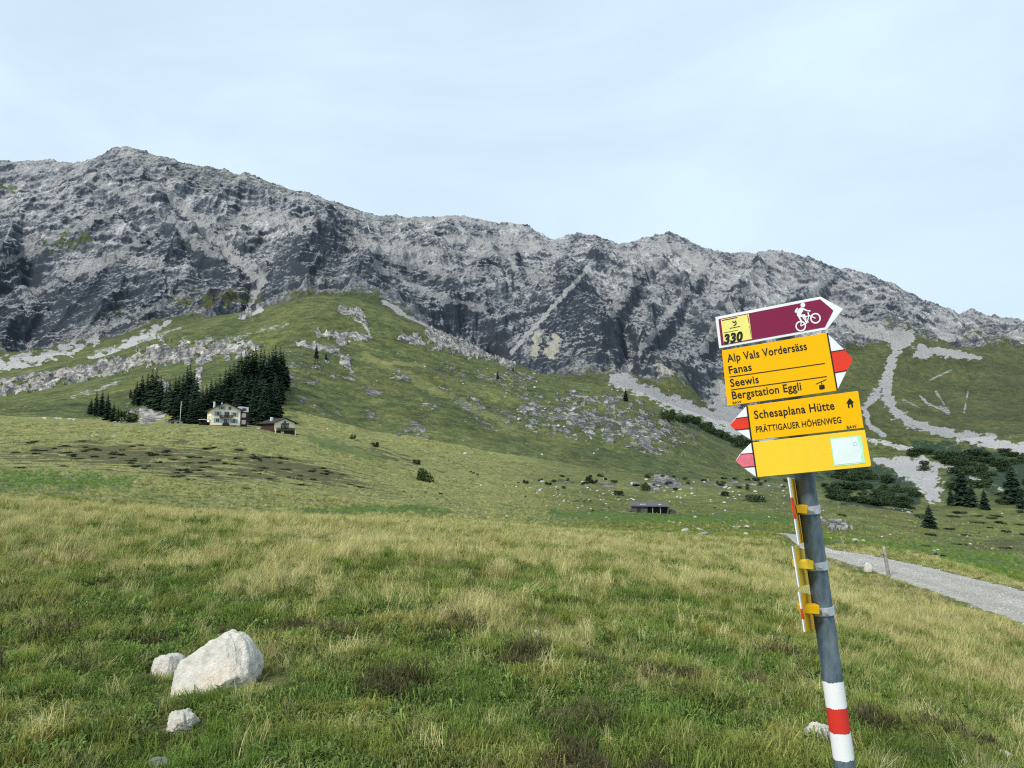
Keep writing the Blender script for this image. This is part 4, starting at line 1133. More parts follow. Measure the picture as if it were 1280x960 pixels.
# scattered field stones: one mesh each, copies share mesh data
far_me = []
for i in range(5):
    me = stone_mesh('field_stone', (1, 0.85, 0.72), 2, 100 + i, 7, 0.1)
    me.materials.append(M_stone_far if i < 4 else M_stone_grey)
    far_me.append(me)
rs = random.Random(5)
def scatter_stones(n, xr, yr, size, label, group, tmin=5.0, tmax=14.5, dens=None):
    k = 0; tries = 0
    while k < n and tries < n * 20:
        tries += 1
        x, y = rs.uniform(*xr), rs.uniform(*yr)
        if dens and rs.random() > dens(x, y): continue
        g = hit(x, y, tmin, tmax)
        if not (20 < g.y < 900): continue
        s = rs.uniform(*size) * (0.6 + 0.8 * rs.random() ** 2)
        o = bpy.data.objects.new('field_stone', far_me[rs.randrange(5)])
        o.location = g + Vector((0, 0, s * 0.2))
        o.scale = (s * rs.uniform(.8, 1.4), s, s * rs.uniform(.6, 1))
        o.rotation_euler = (rs.uniform(-.3, .3), rs.uniform(-.3, .3), rs.uniform(0, 6.28))
        COL.objects.link(o)
        tag(o, label, 'stone', group)
        k += 1
scatter_stones(105, (665, 1000), (596, 634), (0.30, 0.75), 'pale block of the boulder field at the foot of the green hill', 'pale blocks at the foot of the hill', 6.5, 11, lambda x, y: math.exp(-((y - 616 - (x - 830) * 0.015) / 12) ** 2))
scatter_stones(22, (600, 760), (600, 650), (0.25, 0.5), 'small white stone on the grazed slope left of the stone hut', 'white stones left of the stone hut', 5.5, 9)
scatter_stones(18, (850, 975), (636, 672), (0.25, 0.5), 'white stone in the lush grass right of the stone hut', 'white stones right of the stone hut', 5.0, 8.5)
scatter_stones(28, (1020, 1270), (628, 690), (0.25, 0.6), 'white stone in the pasture behind the gravel track', 'white stones behind the track', 5.0, 9.5)
scatter_stones(85, (380, 860), (440, 585), (0.45, 1.3), 'loose grey-white block on the steep face of the green hill', 'loose blocks on the green hill', 9.3, 14.6, lambda x, y: 0.15 + math.exp(-((y - 440 - (x - 380) * 0.22) / 40) ** 2))

# ------------------------------------------------------------------ trees and shrubs
def leafmat(name, c0, c1, c2, trans=0.15):
    t = NT(name).objco()
    oi = t.n.new('ShaderNodeObjectInfo')
    n = t.noise(1.3, 4, 0.7)
    n2 = t.attr('tone')
    v = t.math('ADD', t.math('MULTIPLY', n, 0.45), t.math('MULTIPLY', n2, 0.45))
    v = t.math('ADD', v, t.rng(oi.outputs['Random'], 0, 1, -.12, .22))
    t.bsdf.inputs['Roughness'].default_value = 0.8
    t.bsdf.inputs['Specular IOR Level'].default_value = 0.1
    return t.base(t.ramp(v, [(0.2, c0), (0.5, c1), (0.85, c2)]))
M_spruce = leafmat('dark_spruce_needles', (.006, .014, .009), (.015, .031, .018), (.044, .068, .034))
M_bark = plain('spruce_bark', (.07, .055, .042), 0.95, 0.3, 3)
M_pine = leafmat('dwarf_pine_needles', (.014, .030, .016), (.036, .062, .027), (.080, .110, .046))
M_shrub = leafmat('green_shrub_leaves', (.020, .036, .012), (.042, .066, .022), (.085, .11, .04))

def tone_attr(me, vals):
    a = me.attributes.new('tone', 'FLOAT', 'FACE'); a.data.foreach_set('value', np.array(vals, np.float32))

def spruce_mesh(seed, slim=0.17, levels=30, per=9):
    """unit-height spruce crown: drooping branch sprays in whorls"""
    rr = random.Random(seed)
    V, F, tn = [], [], []
    lean = rr.uniform(-.012, .012)
    for L in range(levels):
        f = L / (levels - 1)
        z = 0.05 + 0.93 * f ** 0.92
        rad = slim * (1 - f) ** 0.82 * rr.uniform(0.78, 1.12) + 0.008
        if f < 0.12: rad *= 0.7 + 2.4 * f
        n = max(4, int(per * (0.45 + 0.75 * (1 - f))))
        a0 = rr.random() * 6.28
        for b in range(n):
            if rr.random() < 0.08: continue
            a = a0 + 6.283 * b / n + rr.uniform(-.25, .25)
            r = rad * rr.uniform(0.62, 1.15)
            zz = z + rr.uniform(-.012, .012)
            droop = r * rr.uniform(0.25, 0.6)
            ca, sa = math.cos(a), math.sin(a)
            cx, cy = lean * z, 0
            tone = rr.random()
            # two or three overlapping sprays per branch
            for k in range(3):
                t0, t1 = [(0.05, 0.6), (0.3, 0.85), (0.6, 1.0)][k]
                w = r * [0.34, 0.30, 0.16][k] * rr.uniform(.8, 1.2) + 0.004
                tilt = rr.uniform(-.4, .4) * w
                i0 = len(V)
                p0 = (cx + ca * r * t0, cy + sa * r * t0, zz - droop * t0 ** 1.4)
                p1 = (cx + ca * r * t1, cy + sa * r * t1, zz - droop * t1 ** 1.4 + 0.004)
                mx, my, mz = [(p0[j] * 0.45 + p1[j] * 0.55) for j in range(3)]
                V += [p0, (mx - sa * w, my + ca * w, mz - w * 0.5 + tilt), p1, (mx + sa * w, my - ca * w, mz - w * 0.5 - tilt), (mx, my, mz + 0.007)]
                F += [(i0, i0 + 1, i0 + 4), (i0 + 1, i0 + 2, i0 + 4), (i0 + 2, i0 + 3, i0 + 4), (i0 + 3, i0, i0 + 4)]
                tn += [min(1, max(0, tone + rr.uniform(-.2, .2)))] * 4
    i0 = len(V)
    V += [(lean - .006, 0, .93), (lean + .006, 0, .93), (lean, .006, .93), (lean, 0, 1.0)]
    F += [(i0, i0 + 1, i0 + 3), (i0 + 1, i0 + 2, i0 + 3), (i0 + 2, i0, i0 + 3)]; tn += [.5] * 3
    me = bpy.data.meshes.new('crown'); me.from_pydata(V, [], F); me.update()
    tone_attr(me, tn); me.materials.append(M_spruce)
    return me
crowns = [spruce_mesh(1, .16), spruce_mesh(2, .19), spruce_mesh(3, .14), spruce_mesh(4, .21, 26), spruce_mesh(5, .175), spruce_mesh(6, .30, 22, 10)]
tk = MB().tube((0, 0, -0.03), (0, 0, 0.9), 0.014, 0.003, 8)
tme = bpy.data.meshes.new('trunk'); tme.from_pydata(tk.v, [], tk.f); tme.update(); tme.materials.append(M_bark)
rt = random.Random(17)
def spruce(g, h, label, group, kind=None, wide=1.0):
    r = empty('spruce_tree', g, rt.random() * 6.28, label, 'tree', group)
    r.scale = (h * wide, h * wide, h)
    c = bpy.data.objects.new('crown', crowns[rt.randrange(5) if kind is None else kind]); COL.objects.link(c); c.parent = r
    t = bpy.data.objects.new('trunk', tme); COL.objects.link(t); t.parent = r
    return r
GROVE = [(119, 488, 520), (127, 487, 521), (134, 491, 525), (141, 503, 527), (147, 508, 528), (113, 498, 518), (163, 484, 497), (170, 476, 505), (177, 469, 506), (184, 466, 505), (189, 462, 508), (194, 462, 510), (200, 470, 513), (206, 478, 515), (211, 474, 516),
    (217, 471, 518), (222, 469, 517), (227, 466, 517), (232, 458, 514), (237, 457, 515), (241, 463, 520), (245, 470, 524), (219, 492, 528), (252, 482, 527), (257, 480, 524), (262, 474, 520), (268, 472, 518), (274, 466, 518), (280, 461, 516), (286, 457, 514), (291, 454, 512),
    (296, 448, 508), (300, 441, 503), (305, 438, 501), (309, 436, 498), (314, 437, 497), (319, 434, 494), (324, 436, 496), (329, 438, 498), (334, 441, 499), (339, 436, 492), (344, 432, 489), (349, 433, 488), (353, 440, 486), (358, 455, 484), (300, 466, 522), (306, 470, 524), (312, 466, 524), (318, 468, 526), (324, 470, 527),
    (330, 474, 528), (336, 478, 528), (341, 482, 526), (290, 474, 526), (347, 486, 522), (315, 490, 533), (325, 492, 534), (334, 494, 533), (239, 496, 530), (232, 488, 528), (246, 492, 530), (272, 482, 525), (281, 480, 526), (343, 468, 512), (351, 470, 505), (294, 486, 530)]
for i, (x, yt, yb) in enumerate(GROVE):
    g = hit(x, yb, 8.9, 12.2)
    h = (yb - yt) * g.y / FPX * 1.04
    lab, grp = (('dark spruce of the small clump at the left end of the grove', 'spruces at the left end') if x < 166 else
                ('dark spruce in the thin left half of the grove, among grey crags', 'spruces among the crags') if x < 250 else
                ('dark spruce in the dense stand rising behind the yellow house', 'spruces behind the yellow house'))
    spruce(g - Vector((0, 0, .3)), h, lab, grp, None, rt.uniform(1.1, 1.75))
for x, yt, yb, kind, wide, lab in [
    (782, 484, 501, 1, 1.3, 'lone dark spruce standing on the bare rock slabs of the hill'), (622, 463, 474, 3, 1.2, 'small round-topped spruce on the hill crest near the white crags'),
    (395, 429, 448, 1, 1.1, 'lone spruce on the crest to the right of the grove'), (407, 440, 449, 3, 1.2, 'stunted spruce just right of the lone crest spruce'), (641, 458, 464, 3, 1.3, 'tiny spruce on the crest right of the round-topped one'),
    (1202, 588, 632, 5, 1.0, 'broad dark spruce on the knoll, left one of the two big ones'), (1214, 606, 634, 3, 1.3, 'shorter spruce pressed against the broad one on the knoll'), (1265, 586, 630, 5, 1.05, 'big broad spruce at the right edge of the knoll'),
    (1230, 614, 637, 5, 1.0, 'medium spruce between the two big ones on the knoll'), (1161, 634, 660, 5, 1.25, 'squat spruce alone on the pasture in front of the knoll'), (1094, 613, 629, 5, 1.1, 'small spruce in the dark thicket left of the gravel fan'),
    (1116, 618, 628, 3, 1.2, 'very small spruce in the thicket beside the gravel fan'), (1188, 612, 632, 3, 1.4, 'low bushy spruce at the left foot of the broad knoll spruce'), (1276, 612, 636, 3, 1.2, 'small spruce in front of the big one at the right edge')]:
    g = hit(x, yb, 6, 15)
    spruce(g - Vector((0, 0, .2)), (yb - yt) * g.y / FPX * (1.25 if x > 1080 else 1.04), lab, None, kind, wide)

def shrub_mesh(seed, n, mat, leaf=0.09, flat_=0.6):
    rr = random.Random(seed)
    V, F, tn = [], [], []
    cl = [(rr.uniform(-.6, .6), rr.uniform(-.6, .6), rr.uniform(0.05, flat_), rr.uniform(.25, .5)) for _ in range(11)]
    for _ in range(n):
        cx, cy, cz, cr = rr.choice(cl)
        d = Vector((rr.gauss(0, 1), rr.gauss(0, 1), rr.gauss(0.25, 1))).normalized() * cr * rr.uniform(0.55, 1.0)
        c = Vector((cx + d.x, cy + d.y, max(0.0, cz + d.z * 0.8)))
        u = Vector((rr.gauss(0, 1), rr.gauss(0, 1), rr.gauss(0, .6))).normalized() * leaf * rr.uniform(.6, 1.4)
        w = u.cross(Vector((rr.gauss(0, 1), rr.gauss(0, 1), rr.gauss(0, 1)))).normalized() * leaf * rr.uniform(.35, .7)
        i0 = len(V)
        V += [c - u, c + w, c + u, c - w]
        F += [(i0, i0 + 1, i0 + 2, i0 + 3)]; tn.append(rr.random())
    me = bpy.data.meshes.new('foliage'); me.from_pydata(V, [], F); me.update()
    tone_attr(me, tn); me.materials.append(mat)
    return me
sh_pine = [shrub_mesh(20 + i, 900, M_pine) for i in range(3)]
sh_green = [shrub_mesh(40 + i, 900, M_shrub) for i in range(3)]
def shrub(name, x, y, wpx, hpx, meshes, label, group=None, tmin=6, tmax=15.4):
    g = hit(x, y, tmin, tmax)
    k = g.y / FPX
    o = bpy.data.objects.new(name, rt.choice(meshes))
    o.location = g - Vector((0, 0, .1)); o.rotation_euler = (0, 0, rt.random() * 6.28)
    o.scale = (wpx * k / 2, wpx * k / 2 * rt.uniform(.8, 1.1), hpx * k / 0.95)
    COL.objects.link(o)
    return tag(o, label, 'shrub', group)
shrub('bush', 530, 601, 30, 19, sh_green, 'large dark bush on the grassy spur below the green hill', None, 5, 10)
shrub('bush', 521, 580, 12, 8, sh_green, 'small bush just above the large dark bush on the spur', None, 5, 10.5)
shrub('bush', 441, 549, 9, 8, sh_green, 'small round bush on the slope right of the brown chalet', None, 6, 10.5)
shrub('bush', 469, 558, 12, 7, sh_green, 'low bush right of the small round one beyond the chalet', None, 6, 10.5)
shrub('bush', 160, 526, 40, 15, sh_green, 'pale green bush at the foot of the left spruce clump', None, 8.9, 12)
shrub('bush', 806, 613, 17, 9, sh_pine, 'dark bush beside the big grey crag behind the stone hut', None, 7, 11)
shrub('bush', 773, 619, 14, 7, sh_pine, 'rounded dark bush left of the crag behind the stone hut', None, 7, 11)
shrub('bush', 944, 627, 30, 10, sh_pine, 'wide dark bush near the curving farm track', None, 6, 10)
shrub('bush', 905, 620, 13, 7, sh_pine, 'small dark bush left of the wide one near the farm track', None, 6, 10.5)
for i in range(46):
    x = rt.uniform(655, 1000)
    shrub('dwarf_pine_shrub', x, 603 + rt.gauss(0, 4) + (x - 830) * 0.01, rt.uniform(5, 12), rt.uniform(2.5, 5), sh_pine, 'dark dwarf shrub in the stony belt along the foot of the hill', 'dwarf shrubs along the foot of the hill', 7, 11)
for i in range(44):
    t_ = i / 43
    x = np.interp(t_, [0, .25, .6, 1], [828, 868, 925, 990]) + rt.uniform(-4, 4); y = np.interp(t_, [0, .25, .6, 1], [521, 531, 556, 582]) + rt.uniform(-3, 4)
    shrub('dwarf_pine_shrub', x, y, rt.uniform(12, 20), rt.uniform(6, 10), sh_pine, 'dark dwarf pine of the long hedge-like band on the shoulder of the hill', 'dwarf pines on the shoulder of the hill', 12, 15.2)
n = 0
while n < 150:
    x, y = rt.uniform(1030, 1290), rt.uniform(565, 642)
    gp = [(1060, 600, 30, 22), (1110, 622, 34, 14), (1220, 580, 80, 14), (1240, 602, 40, 9), (1090, 636, 40, 6), (1280, 612, 30, 14), (1170, 572, 40, 8)]
    if rt.random() > max(math.exp(-((x - a) / c) ** 2 - ((y - b) / d) ** 2) for a, b, c, d in gp): continue
    q = hit(x, y, 8.5, 15.3)
    if pale[min(NR - 1, int(np.searchsorted(GY[:, col_of(q.x / q.y)], q.y))), col_of(q.x / q.y)] > 0.4: continue
    shrub('dwarf_pine_shrub', x, y, rt.uniform(14, 30), rt.uniform(5, 9), sh_pine, 'dark dwarf pine in the thicket around the gravel fan of the right-hand valley', 'dwarf pines around the gravel fan', 8.5, 15.3); n += 1
for i in range(34):
    x, y = rt.uniform(1030, 1285), rt.uniform(638, 690)
    if y > 652 and x < 1150: continue
    shrub('heath_shrub', x, y, rt.uniform(10, 26), rt.uniform(2, 4), sh_pine, 'low dark heath cushion on the pasture below the knoll', 'heath cushions below the knoll', 5.5, 9.6)
for i in range(110):
    # alpenrose cushions of the second meadow
    for _ in range(30):
        x, y = rt.uniform(0, 480), rt.uniform(548, 612)
        q = hit(x, y, 4.6, 9)
        c = col_of(q.x / q.y); r = min(NR - 1, int(np.searchsorted(GY[:, c], q.y)))
        if heath[r, c] > 0.75: break
    shrub('heath_shrub', x, y, rt.uniform(7, 20), rt.uniform(1.6, 3.2), sh_pine if rt.random() < .5 else sh_green, 'dark heath cushion on the meadow slope below the houses', 'heath cushions below the houses', 4.6, 9)

# ------------------------------------------------------------------ houses
M_cream = plain('cream_render', (.85, .78, .57), 0.9, 0.07, 0.8)
M_roof = plain('dark_brown_roof', (.035, .03, .03), 0.85, 0.25, 2)
M_wood = plain('red_brown_timber', (.075, .030, .021), 0.85, 0.3, 2.5)
M_dwood = plain('dark_timber', (.035, .025, .022), 0.9, 0.3, 3)
M_blue = plain('pale_blue_shutter', (.26, .33, .43), 0.7, 0.1, 3)
M_glass = plain('dark_window_glass', (.02, .022, .026), 0.15, 0.2, 2, 0.6)
M_wfr = plain('white_window_frame', (.66, .66, .66), 0.7, 0.06, 3)
M_metal_roof = plain('pale_metal_roof', (.50, .53, .56), 0.4, 0.1, 2, 0.5)
M_plinth = plain('grey_plinth', (.25, .24, .22), 0.9, 0.2, 2)

def gable_house(root, W, L, he, hr, wall, roof, ov=0.6, ovf=0.9, th=0.22, sink=2.0):
    m = MB()
    pts = [(-W / 2, 0, -sink), (W / 2, 0, -sink), (W / 2, 0, he), (0, 0, hr), (-W / 2, 0, he)]
    m.prism(pts, (0, L, 0)); w = m.build('wall', wall, root)
    m = MB()
    sl = (hr - he) / (W / 2)
    for s in (-1, 1):
        e = (s * (W / 2 + ov), -ovf, he - sl * ov); r = (0, -ovf, hr)
        q = [e, r, (0, -ovf, hr + th), (e[0], -ovf, e[2] + th)]
        m.prism([Vector(p) + Vector((0, 0, .03)) for p in q], (0, L + ovf * 2, 0))
    r = m.build('roof', roof, root)
    return w, r
def window(root, x, z, w, h, shutter=None, y=0.0, name='window'):
    m = MB()
    m.box(x - w / 2 - .1, x + w / 2 + .1, y - .07, y - .005, z - h / 2 - .1, z + h / 2 + .1)
    f = m.build(name, M_wfr, root)
    m = MB()
    m.box(x - w / 2, x - .03, y - .085, y - .072, z - h / 2, z + h / 2); m.box(x + .03, x + w / 2, y - .085, y - .072, z - h / 2, z + h / 2)
    m.build('pane', M_glass, f)
    if shutter:
        for s in (-1, 1):
            xs = x + s * (w / 2 + .12 + w * .28)
            MB().box(xs - w * .28, xs + w * .28, y - .10, y - .03, z - h / 2 - .08, z + h / 2 + .08).build('shutter', shutter, f)
    return f

g = hit(281.5, 532.5, 7, 10)
K = g.y / FPX
H = empty('guesthouse', g, R_(28), 'tall cream house with a red balcony and pale blue shutters in front of the spruces', 'house')
u = K * 1.0
w, r = gable_house(H, 10.4, 11.5, 6.1, 8.5, M_cream, M_roof, 1.1, 1.2, .28)
MB().box(-5.25, 5.25, -.06, 11.55, -2.0, .35).build('plinth', M_plinth, H)
for x, z, ww, hh in [(-2.8, 4.6, 1.0, 1.5), (3.1, 4.4, 1.0, 1.5), (-2.9, 2.1, 1.1, 1.4), (2.9, 1.9, 1.1, 1.4)]: window(H, x, z, ww, hh, M_blue)
window(H, -1.35, 6.75, .95, 1.1, M_blue); window(H, 1.35, 6.7, .95, 1.1)
window(H, -.05, 2.0, 1.2, 1.5, M_blue)
fd = window(H, 0.35, 4.35, 1.7, 1.9, None, name='balcony_door')
MB().box(-2.2, 2.3, -1.25, -.09, 3.05, 3.22).build('balcony', M_wood, H)
m = MB()
for i in range(16): m.box(-2.2 + i * .285, -2.2 + i * .285 + .2, -1.28, -1.22, 3.22, 4.05)
m.box(-2.25, 2.3, -1.31, -1.19, 4.05, 4.15)
for xx in (-2.2, 2.2): m.box(xx - .05, xx + .05, -1.2, -.09, 3.22, 4.15)
m.build('railing', M_wood, H)
m = MB(); m.prism([(-1.2, -1.0, -.6), (1.2, -1.0, -.6), (1.2, -1.0, .7), (.6, -1.0, 1.3), (-.6, -1.0, 1.3), (-1.2, -1.0, .7)], (0, .9, 0)); m.build('porch', M_dwood, H)
for x in (-3.3, 2.9): MB().box(x - .75, x + .75, -.12, -.065, -.35, .30).build('cellar_window', M_glass, H)
ch = MB(); ch.box(-4.3, -3.7, 1.4, 2.0, 5.6, 9.1); ch.build('chimney', M_wfr, r)
ch = MB(); ch.box(-1.3, -.9, 3, 3.4, 7.6, 8.9); ch.build('chimney', M_wfr, r)
# left wing wall windows
for yy in (2.5, 6.0):
    MB().box(-5.27, -5.21, yy - .6, yy + .6, 2.4, 3.8).build('side_window', M_glass, H)
# timber annex at the right with a pale metal roof
m = MB(); m.box(5.22, 8.1, 2.2, 7.5, -2, 5.4); an = m.build('annex', M_wood, H)
m = MB(); m.prism([(5.24, 1.7, 7.6), (8.4, 1.7, 7.3), (8.4, 1.7, 5.45), (5.24, 1.7, 5.45)], (0, 6.2, 0)); m.build('annex_roof', M_metal_roof, an)
MB().box(6.1, 7.5, 1.62, 1.69, 5.9, 6.9).build('dormer_window', M_glass, an)
for zz in (0.8, 3.4): MB().box(6.0, 7.5, 2.10, 2.19, zz, zz + 1.6).build('annex_window', M_wfr, an)
# terrace with a white awning at the left
m = MB(); m.box(-9.0, -5.3, .6, 4.2, 2.25, 2.42); m.build('awning', M_wfr, H)
m = MB()
for xx, yy in ((-8.9, .7), (-8.9, 4.1), (-7.0, .7)): m.box(xx - .07, xx + .07, yy - .07, yy + .07, -1.5, 2.25)
m.build('awning_post', M_dwood, H)
MB().box(-8.8, -5.32, 3.6, 4.1, -1.5, 1.5).build('terrace_wall', M_dwood, H)

g = hit(355, 542, 7, 10)
Cc = empty('chalet', g, R_(44), 'low chalet with a white gable, dark balconies and a brown barn behind', 'house')
w, r = gable_house(Cc, 8.2, 10.5, 4.0, 5.6, plain('dark_brown_boards', (.045, .026, .020), .9, .3, 3), M_roof, 0.9, 1.0, .24)
m = MB(); m.prism([(-4.12, -.05, 1.1), (4.12, -.05, 1.1), (4.12, -.05, 3.98), (0, -.05, 5.58), (-4.12, -.05, 3.98)], (0, .045, 0)); m.build('gable_wall', M_cream, Cc)
for xx in (-4.0, 4.0): MB().box(xx - .14, xx + .14, -1.0, -.72, -2, 1.5).build('balcony_post', M_wfr, Cc)
m = MB(); m.box(-3.8, 3.8, -1.0, -.06, 1.15, 1.3); m.build('balcony', M_dwood, Cc)
m = MB()
for i in range(18): m.box(-3.7 + i * .42, -3.7 + i * .42 + .3, -1.03, -.98, 1.3, 2.05)
m.box(-3.8, 3.8, -1.06, -.95, 2.05, 2.15); m.build('railing', M_dwood, Cc)
m = MB(); m.box(-1.5, 1.5, -.7, -.06, 3.3, 3.42)
for i in range(8): m.box(-1.45 + i * .37, -1.45 + i * .37 + .26, -.73, -.68, 3.42, 3.95)
m.build('upper_balcony', M_dwood, Cc)
window(Cc, -.6, 2.5, .7, 1.1, M_dwood, -.05); window(Cc, .65, 2.5, .7, 1.1, M_dwood, -.05); window(Cc, 0, 4.35, 1.0, .8, None, -.05)
MB().box(-1.5, -.3, -.16, -.01, -1.2, .7).build('door', M_cream, Cc)
MB().box(-3.9, 3.9, -.01, -.005, -1.5, 1.1).build('cellar_front', M_dwood, Cc)
MB().box(-2.9, -2.1, 5.0, 5.8, 4.0, 6.2).build('chimney', M_wfr, r)
m = MB(); m.prism([(4.15, 1.0, -1.6), (6.9, 1.0, -1.6), (6.9, 1.0, -.5), (4.15, 1.0, .6)], (0, 4, 0)); m.build('dark_wedge', M_dwood, Cc)  # low dark wedge beside the right wall
m = MB(); m.box(-4.0, 4.0, 10.55, 14.5, -2, 1.9); sh = m.build('barn', M_dwood, Cc)
m = MB(); m.prism([(-4.6, 10.45, 2.0), (4.6, 10.45, 2.0), (4.6, 10.45, 2.3), (-4.6, 10.45, 2.3)], (0, 5.0, 0)); m.build('barn_roof', M_metal_roof, sh)

# flagpole with a hanging red flag, and the low hut beside it
g = hit(224.3, 530.5, 7, 10)
K = g.y / FPX
fp = empty('flagpole', g, 0, 'white flagpole with a hanging red flag left of the cream house', 'flagpole')
MB().tube((0, 0, -.4), (.3, 0, 28.5 * K), .11, .07, 10).build('pole', M_wfr, fp, smooth=True)
m = MB()
fv = []
for j in range(7):
    for i in range(5):
        fv.append((.28 + i * .07 + .04 * math.sin(i * 2 + j), .08 * math.sin(i * 2.4), 27.6 * K - j * .36 - i * .16))
m.add(fv, [(j * 5 + i, j * 5 + i + 1, (j + 1) * 5 + i + 1, (j + 1) * 5 + i) for j in range(6) for i in range(4)])
fl = m.build('flag', plain('faded_red_cloth', (.36, .06, .045), .9, .2, 4), fp)
mo = fl.modifiers.new('s', 'SOLIDIFY'); mo.thickness = 0.03
g = hit(219, 529.5, 7, 10)
ht = empty('hut', g, R_(20), 'low dark-roofed hut beside the flagpole', 'hut')
gable_house(ht, 5.6, 4, 1.0, 1.6, M_plinth, M_roof, .5, .4, .15)
MB().box(-1.6, -.5, -.06, -.005, -.6, .8).build('door', M_dwood, ht)
MB().box(.6, 1.6, -.06, -.005, -.1, .7).build('opening', M_dwood, ht)

# stone hut in the hollow
M_slab = plain('dark_slab_roof', (.10, .10, .105), .85, .35, 3)
M_drywall = make_stone_mat('dry_stone_wall', (.03, .03, .03), (.075, .072, .07), (.16, .155, .15), 0.6)
g = hit(816, 641.5, 5.5, 9)
K = g.y / FPX
sh = empty('stone_stable', g, R_(-4), 'low stone hut with an open dark front in the lush hollow', 'hut')
q = 4.0
m = MB(); m.box(-6.0, -1.6, 0, 5, -2, 2.0); m.box(-1.6, 4.2, 3.4, 5, -2, 1.9); m.box(3.9, 4.3, 0, 3.4, -2, 1.85); m.build('wall', M_drywall, sh, bevel=.05)
m = MB(); m.prism([(-6.3, -.6, 1.95), (4.6, -.6, 1.80), (4.6, -.6, 2.02), (-6.3, -.6, 2.2)], (0, 6.2, 0.75)); rf = m.build('roof', M_slab, sh)
m = MB()
for xx in (-.2, 2.0): m.box(xx - .1, xx + .1, -.1, .1, -2, 1.84)
m.build('post', M_grey_wood, sh)
MB().box(-4.6, -3.6, -.05, -.005, -.6, 1.5).build('door', M_dwood, sh)
o = link('stone_heap', stone_mesh('stone_heap', (1.3, 1.2, .9), 3, 77, 8, .25), sh, M_drywall); o.location = (5.4, 1.4, .2)
o = link('stone_heap', stone_mesh('stone_heap', (1.2, 1.2, .9), 3, 78, 8, .25), sh, M_drywall); o.location = (-6.9, 1.0, .2)
for xx, yy in ((-3.2, 1.3), (-2.3, 1.6), (2.0, 1.2)):
    o = link('roof_stone', far_me[1], rf, []); o.scale = (.55, .45, .3); o.location = (xx, yy, 2.35)

# ------------------------------------------------------------------ fence posts
M_post = plain('grey_fence_wood', (.27, .25, .22), 0.9, 0.35, 8, 0.2, 0, .3)
def fence_post(xb, yb, xt, yt, rad, label, tmin=1.5, tmax=7):
    g = hit(xb, yb, tmin, tmax)
    tp = P(xt, yt, g.y)
    d = tp - g
    r = empty('fence_post', g, 0, label, 'fence post')
    m = MB().tube(-d * .25, d * .98, rad * 1.05, rad * .92, 9, rings=5)
    s = m.build('stake', M_post, r, smooth=True)
    i = MB().tube(d * .98, d * 1.0, rad * .95, rad * .6, 9); i.build('weathered_top', M_grey_wood, r)
    ins = d * .72
    MB().tube(ins + Vector((-rad * 1.0, -rad * .5, 0)), ins + Vector((-rad * 2.1, -rad * 1.2, 0)), rad * .35, rad * .25, 8).build('insulator', M_black, r)
    return r
fence_post(1110.5, 720, 1104.5, 683, .055, 'grey wooden fence post at the near edge of the gravel track')
fence_post(1055.5, 687, 1051.0, 671, .035, 'thin pale stake at the far end of the visible track', 1.5, 6)
fence_post(1047.5, 668, 1045, 661.5, .035, 'thin stake farthest along the track, behind the pale one', 4, 7)
fence_post(866.5, 650, 866, 638, .05, 'thin pale stake in the lush grass right of the stone hut', 5, 8)

# ------------------------------------------------------------------ cattle
def skin(name, verts, edges, radii, mat, root=0, sub=1):
    me = bpy.data.meshes.new(name)
    me.from_pydata(verts, edges, [])
    o = bpy.data.objects.new(name, me); COL.objects.link(o)
    sk = o.modifiers.new('skin', 'SKIN')
    for i, r in enumerate(radii):
        d = me.skin_vertices[0].data[i]; d.radius = r if isinstance(r, tuple) else (r, r); d.use_root = (i == root)
    s = o.modifiers.new('sub', 'SUBSURF'); s.levels = s.render_levels = sub
    dg = bpy.context.evaluated_depsgraph_get()
    out = bpy.data.meshes.new_from_object(o.evaluated_get(dg))
    bpy.data.objects.remove(o)
    out.name = name
    out.materials.clear(); out.materials.append(mat)
    out.polygons.foreach_set('use_smooth', [True] * len(out.polygons))
    return out
def cow_mesh(name, mat, grazing):
    # trunk along +x, head at +x; metres
    V = [(-.75, 0, 1.18), (-.35, 0, 1.08), (.1, 0, 1.03), (.5, 0, 1.10), (.8, 0, 1.22)]
    Rr = [(.28, .30), (.34, .36), (.36, .40), (.33, .36), (.22, .27)]
    E = [(0, 1), (1, 2), (2, 3), (3, 4)]
    hd = [(1.08, 0, .86), (1.26, 0, .42), (1.42, 0, .16)] if grazing else [(1.08, 0, 1.42), (1.30, 0, 1.48), (1.58, 0, 1.30)]
    b = len(V); V += hd; Rr += [.17, .15, .09]; E += [(4, b), (b, b + 1), (b + 1, b + 2)]
    for s in (-1, 1):
        b = len(V)      # fore leg
        V += [(.55, s * .17, .72), (.56, s * .18, .40), (.55, s * .18, .05)]; Rr += [.11, .065, .07]; E += [(3, b), (b, b + 1), (b + 1, b + 2)]
        b = len(V)      # hind leg with its hock turned back
        V += [(-.62, s * .18, .78), (-.80, s * .19, .46), (-.72, s * .19, .05)]; Rr += [.15, .07, .07]; E += [(0, b), (b, b + 1), (b + 1, b + 2)]
        b = len(V)      # ear
        h = hd[1]; V += [(h[0] - .06, s * .26, h[2] + .08)]; Rr += [.04]; E += [(len(V) - 1, 6)]
    b = len(V); V += [(-1.02, 0, 1.16), (-1.06, 0, .70)]; Rr += [.05, .03]; E += [(0, b), (b, b + 1)]
    return skin(name, V, E, Rr, mat, 1, 1)
M_bcow = plain('black_hide', (.012, .011, .011), 0.6, 0.3, 2)
M_brcow = plain('dark_brown_hide', (.03, .018, .012), 0.6, 0.3, 2)
M_wcow = plain('cream_hide', (.60, .57, .50), 0.7, 0.15, 2)
cb = [cow_mesh('cow', M_bcow, True), cow_mesh('cow', M_bcow, False), cow_mesh('cow', M_brcow, True)]
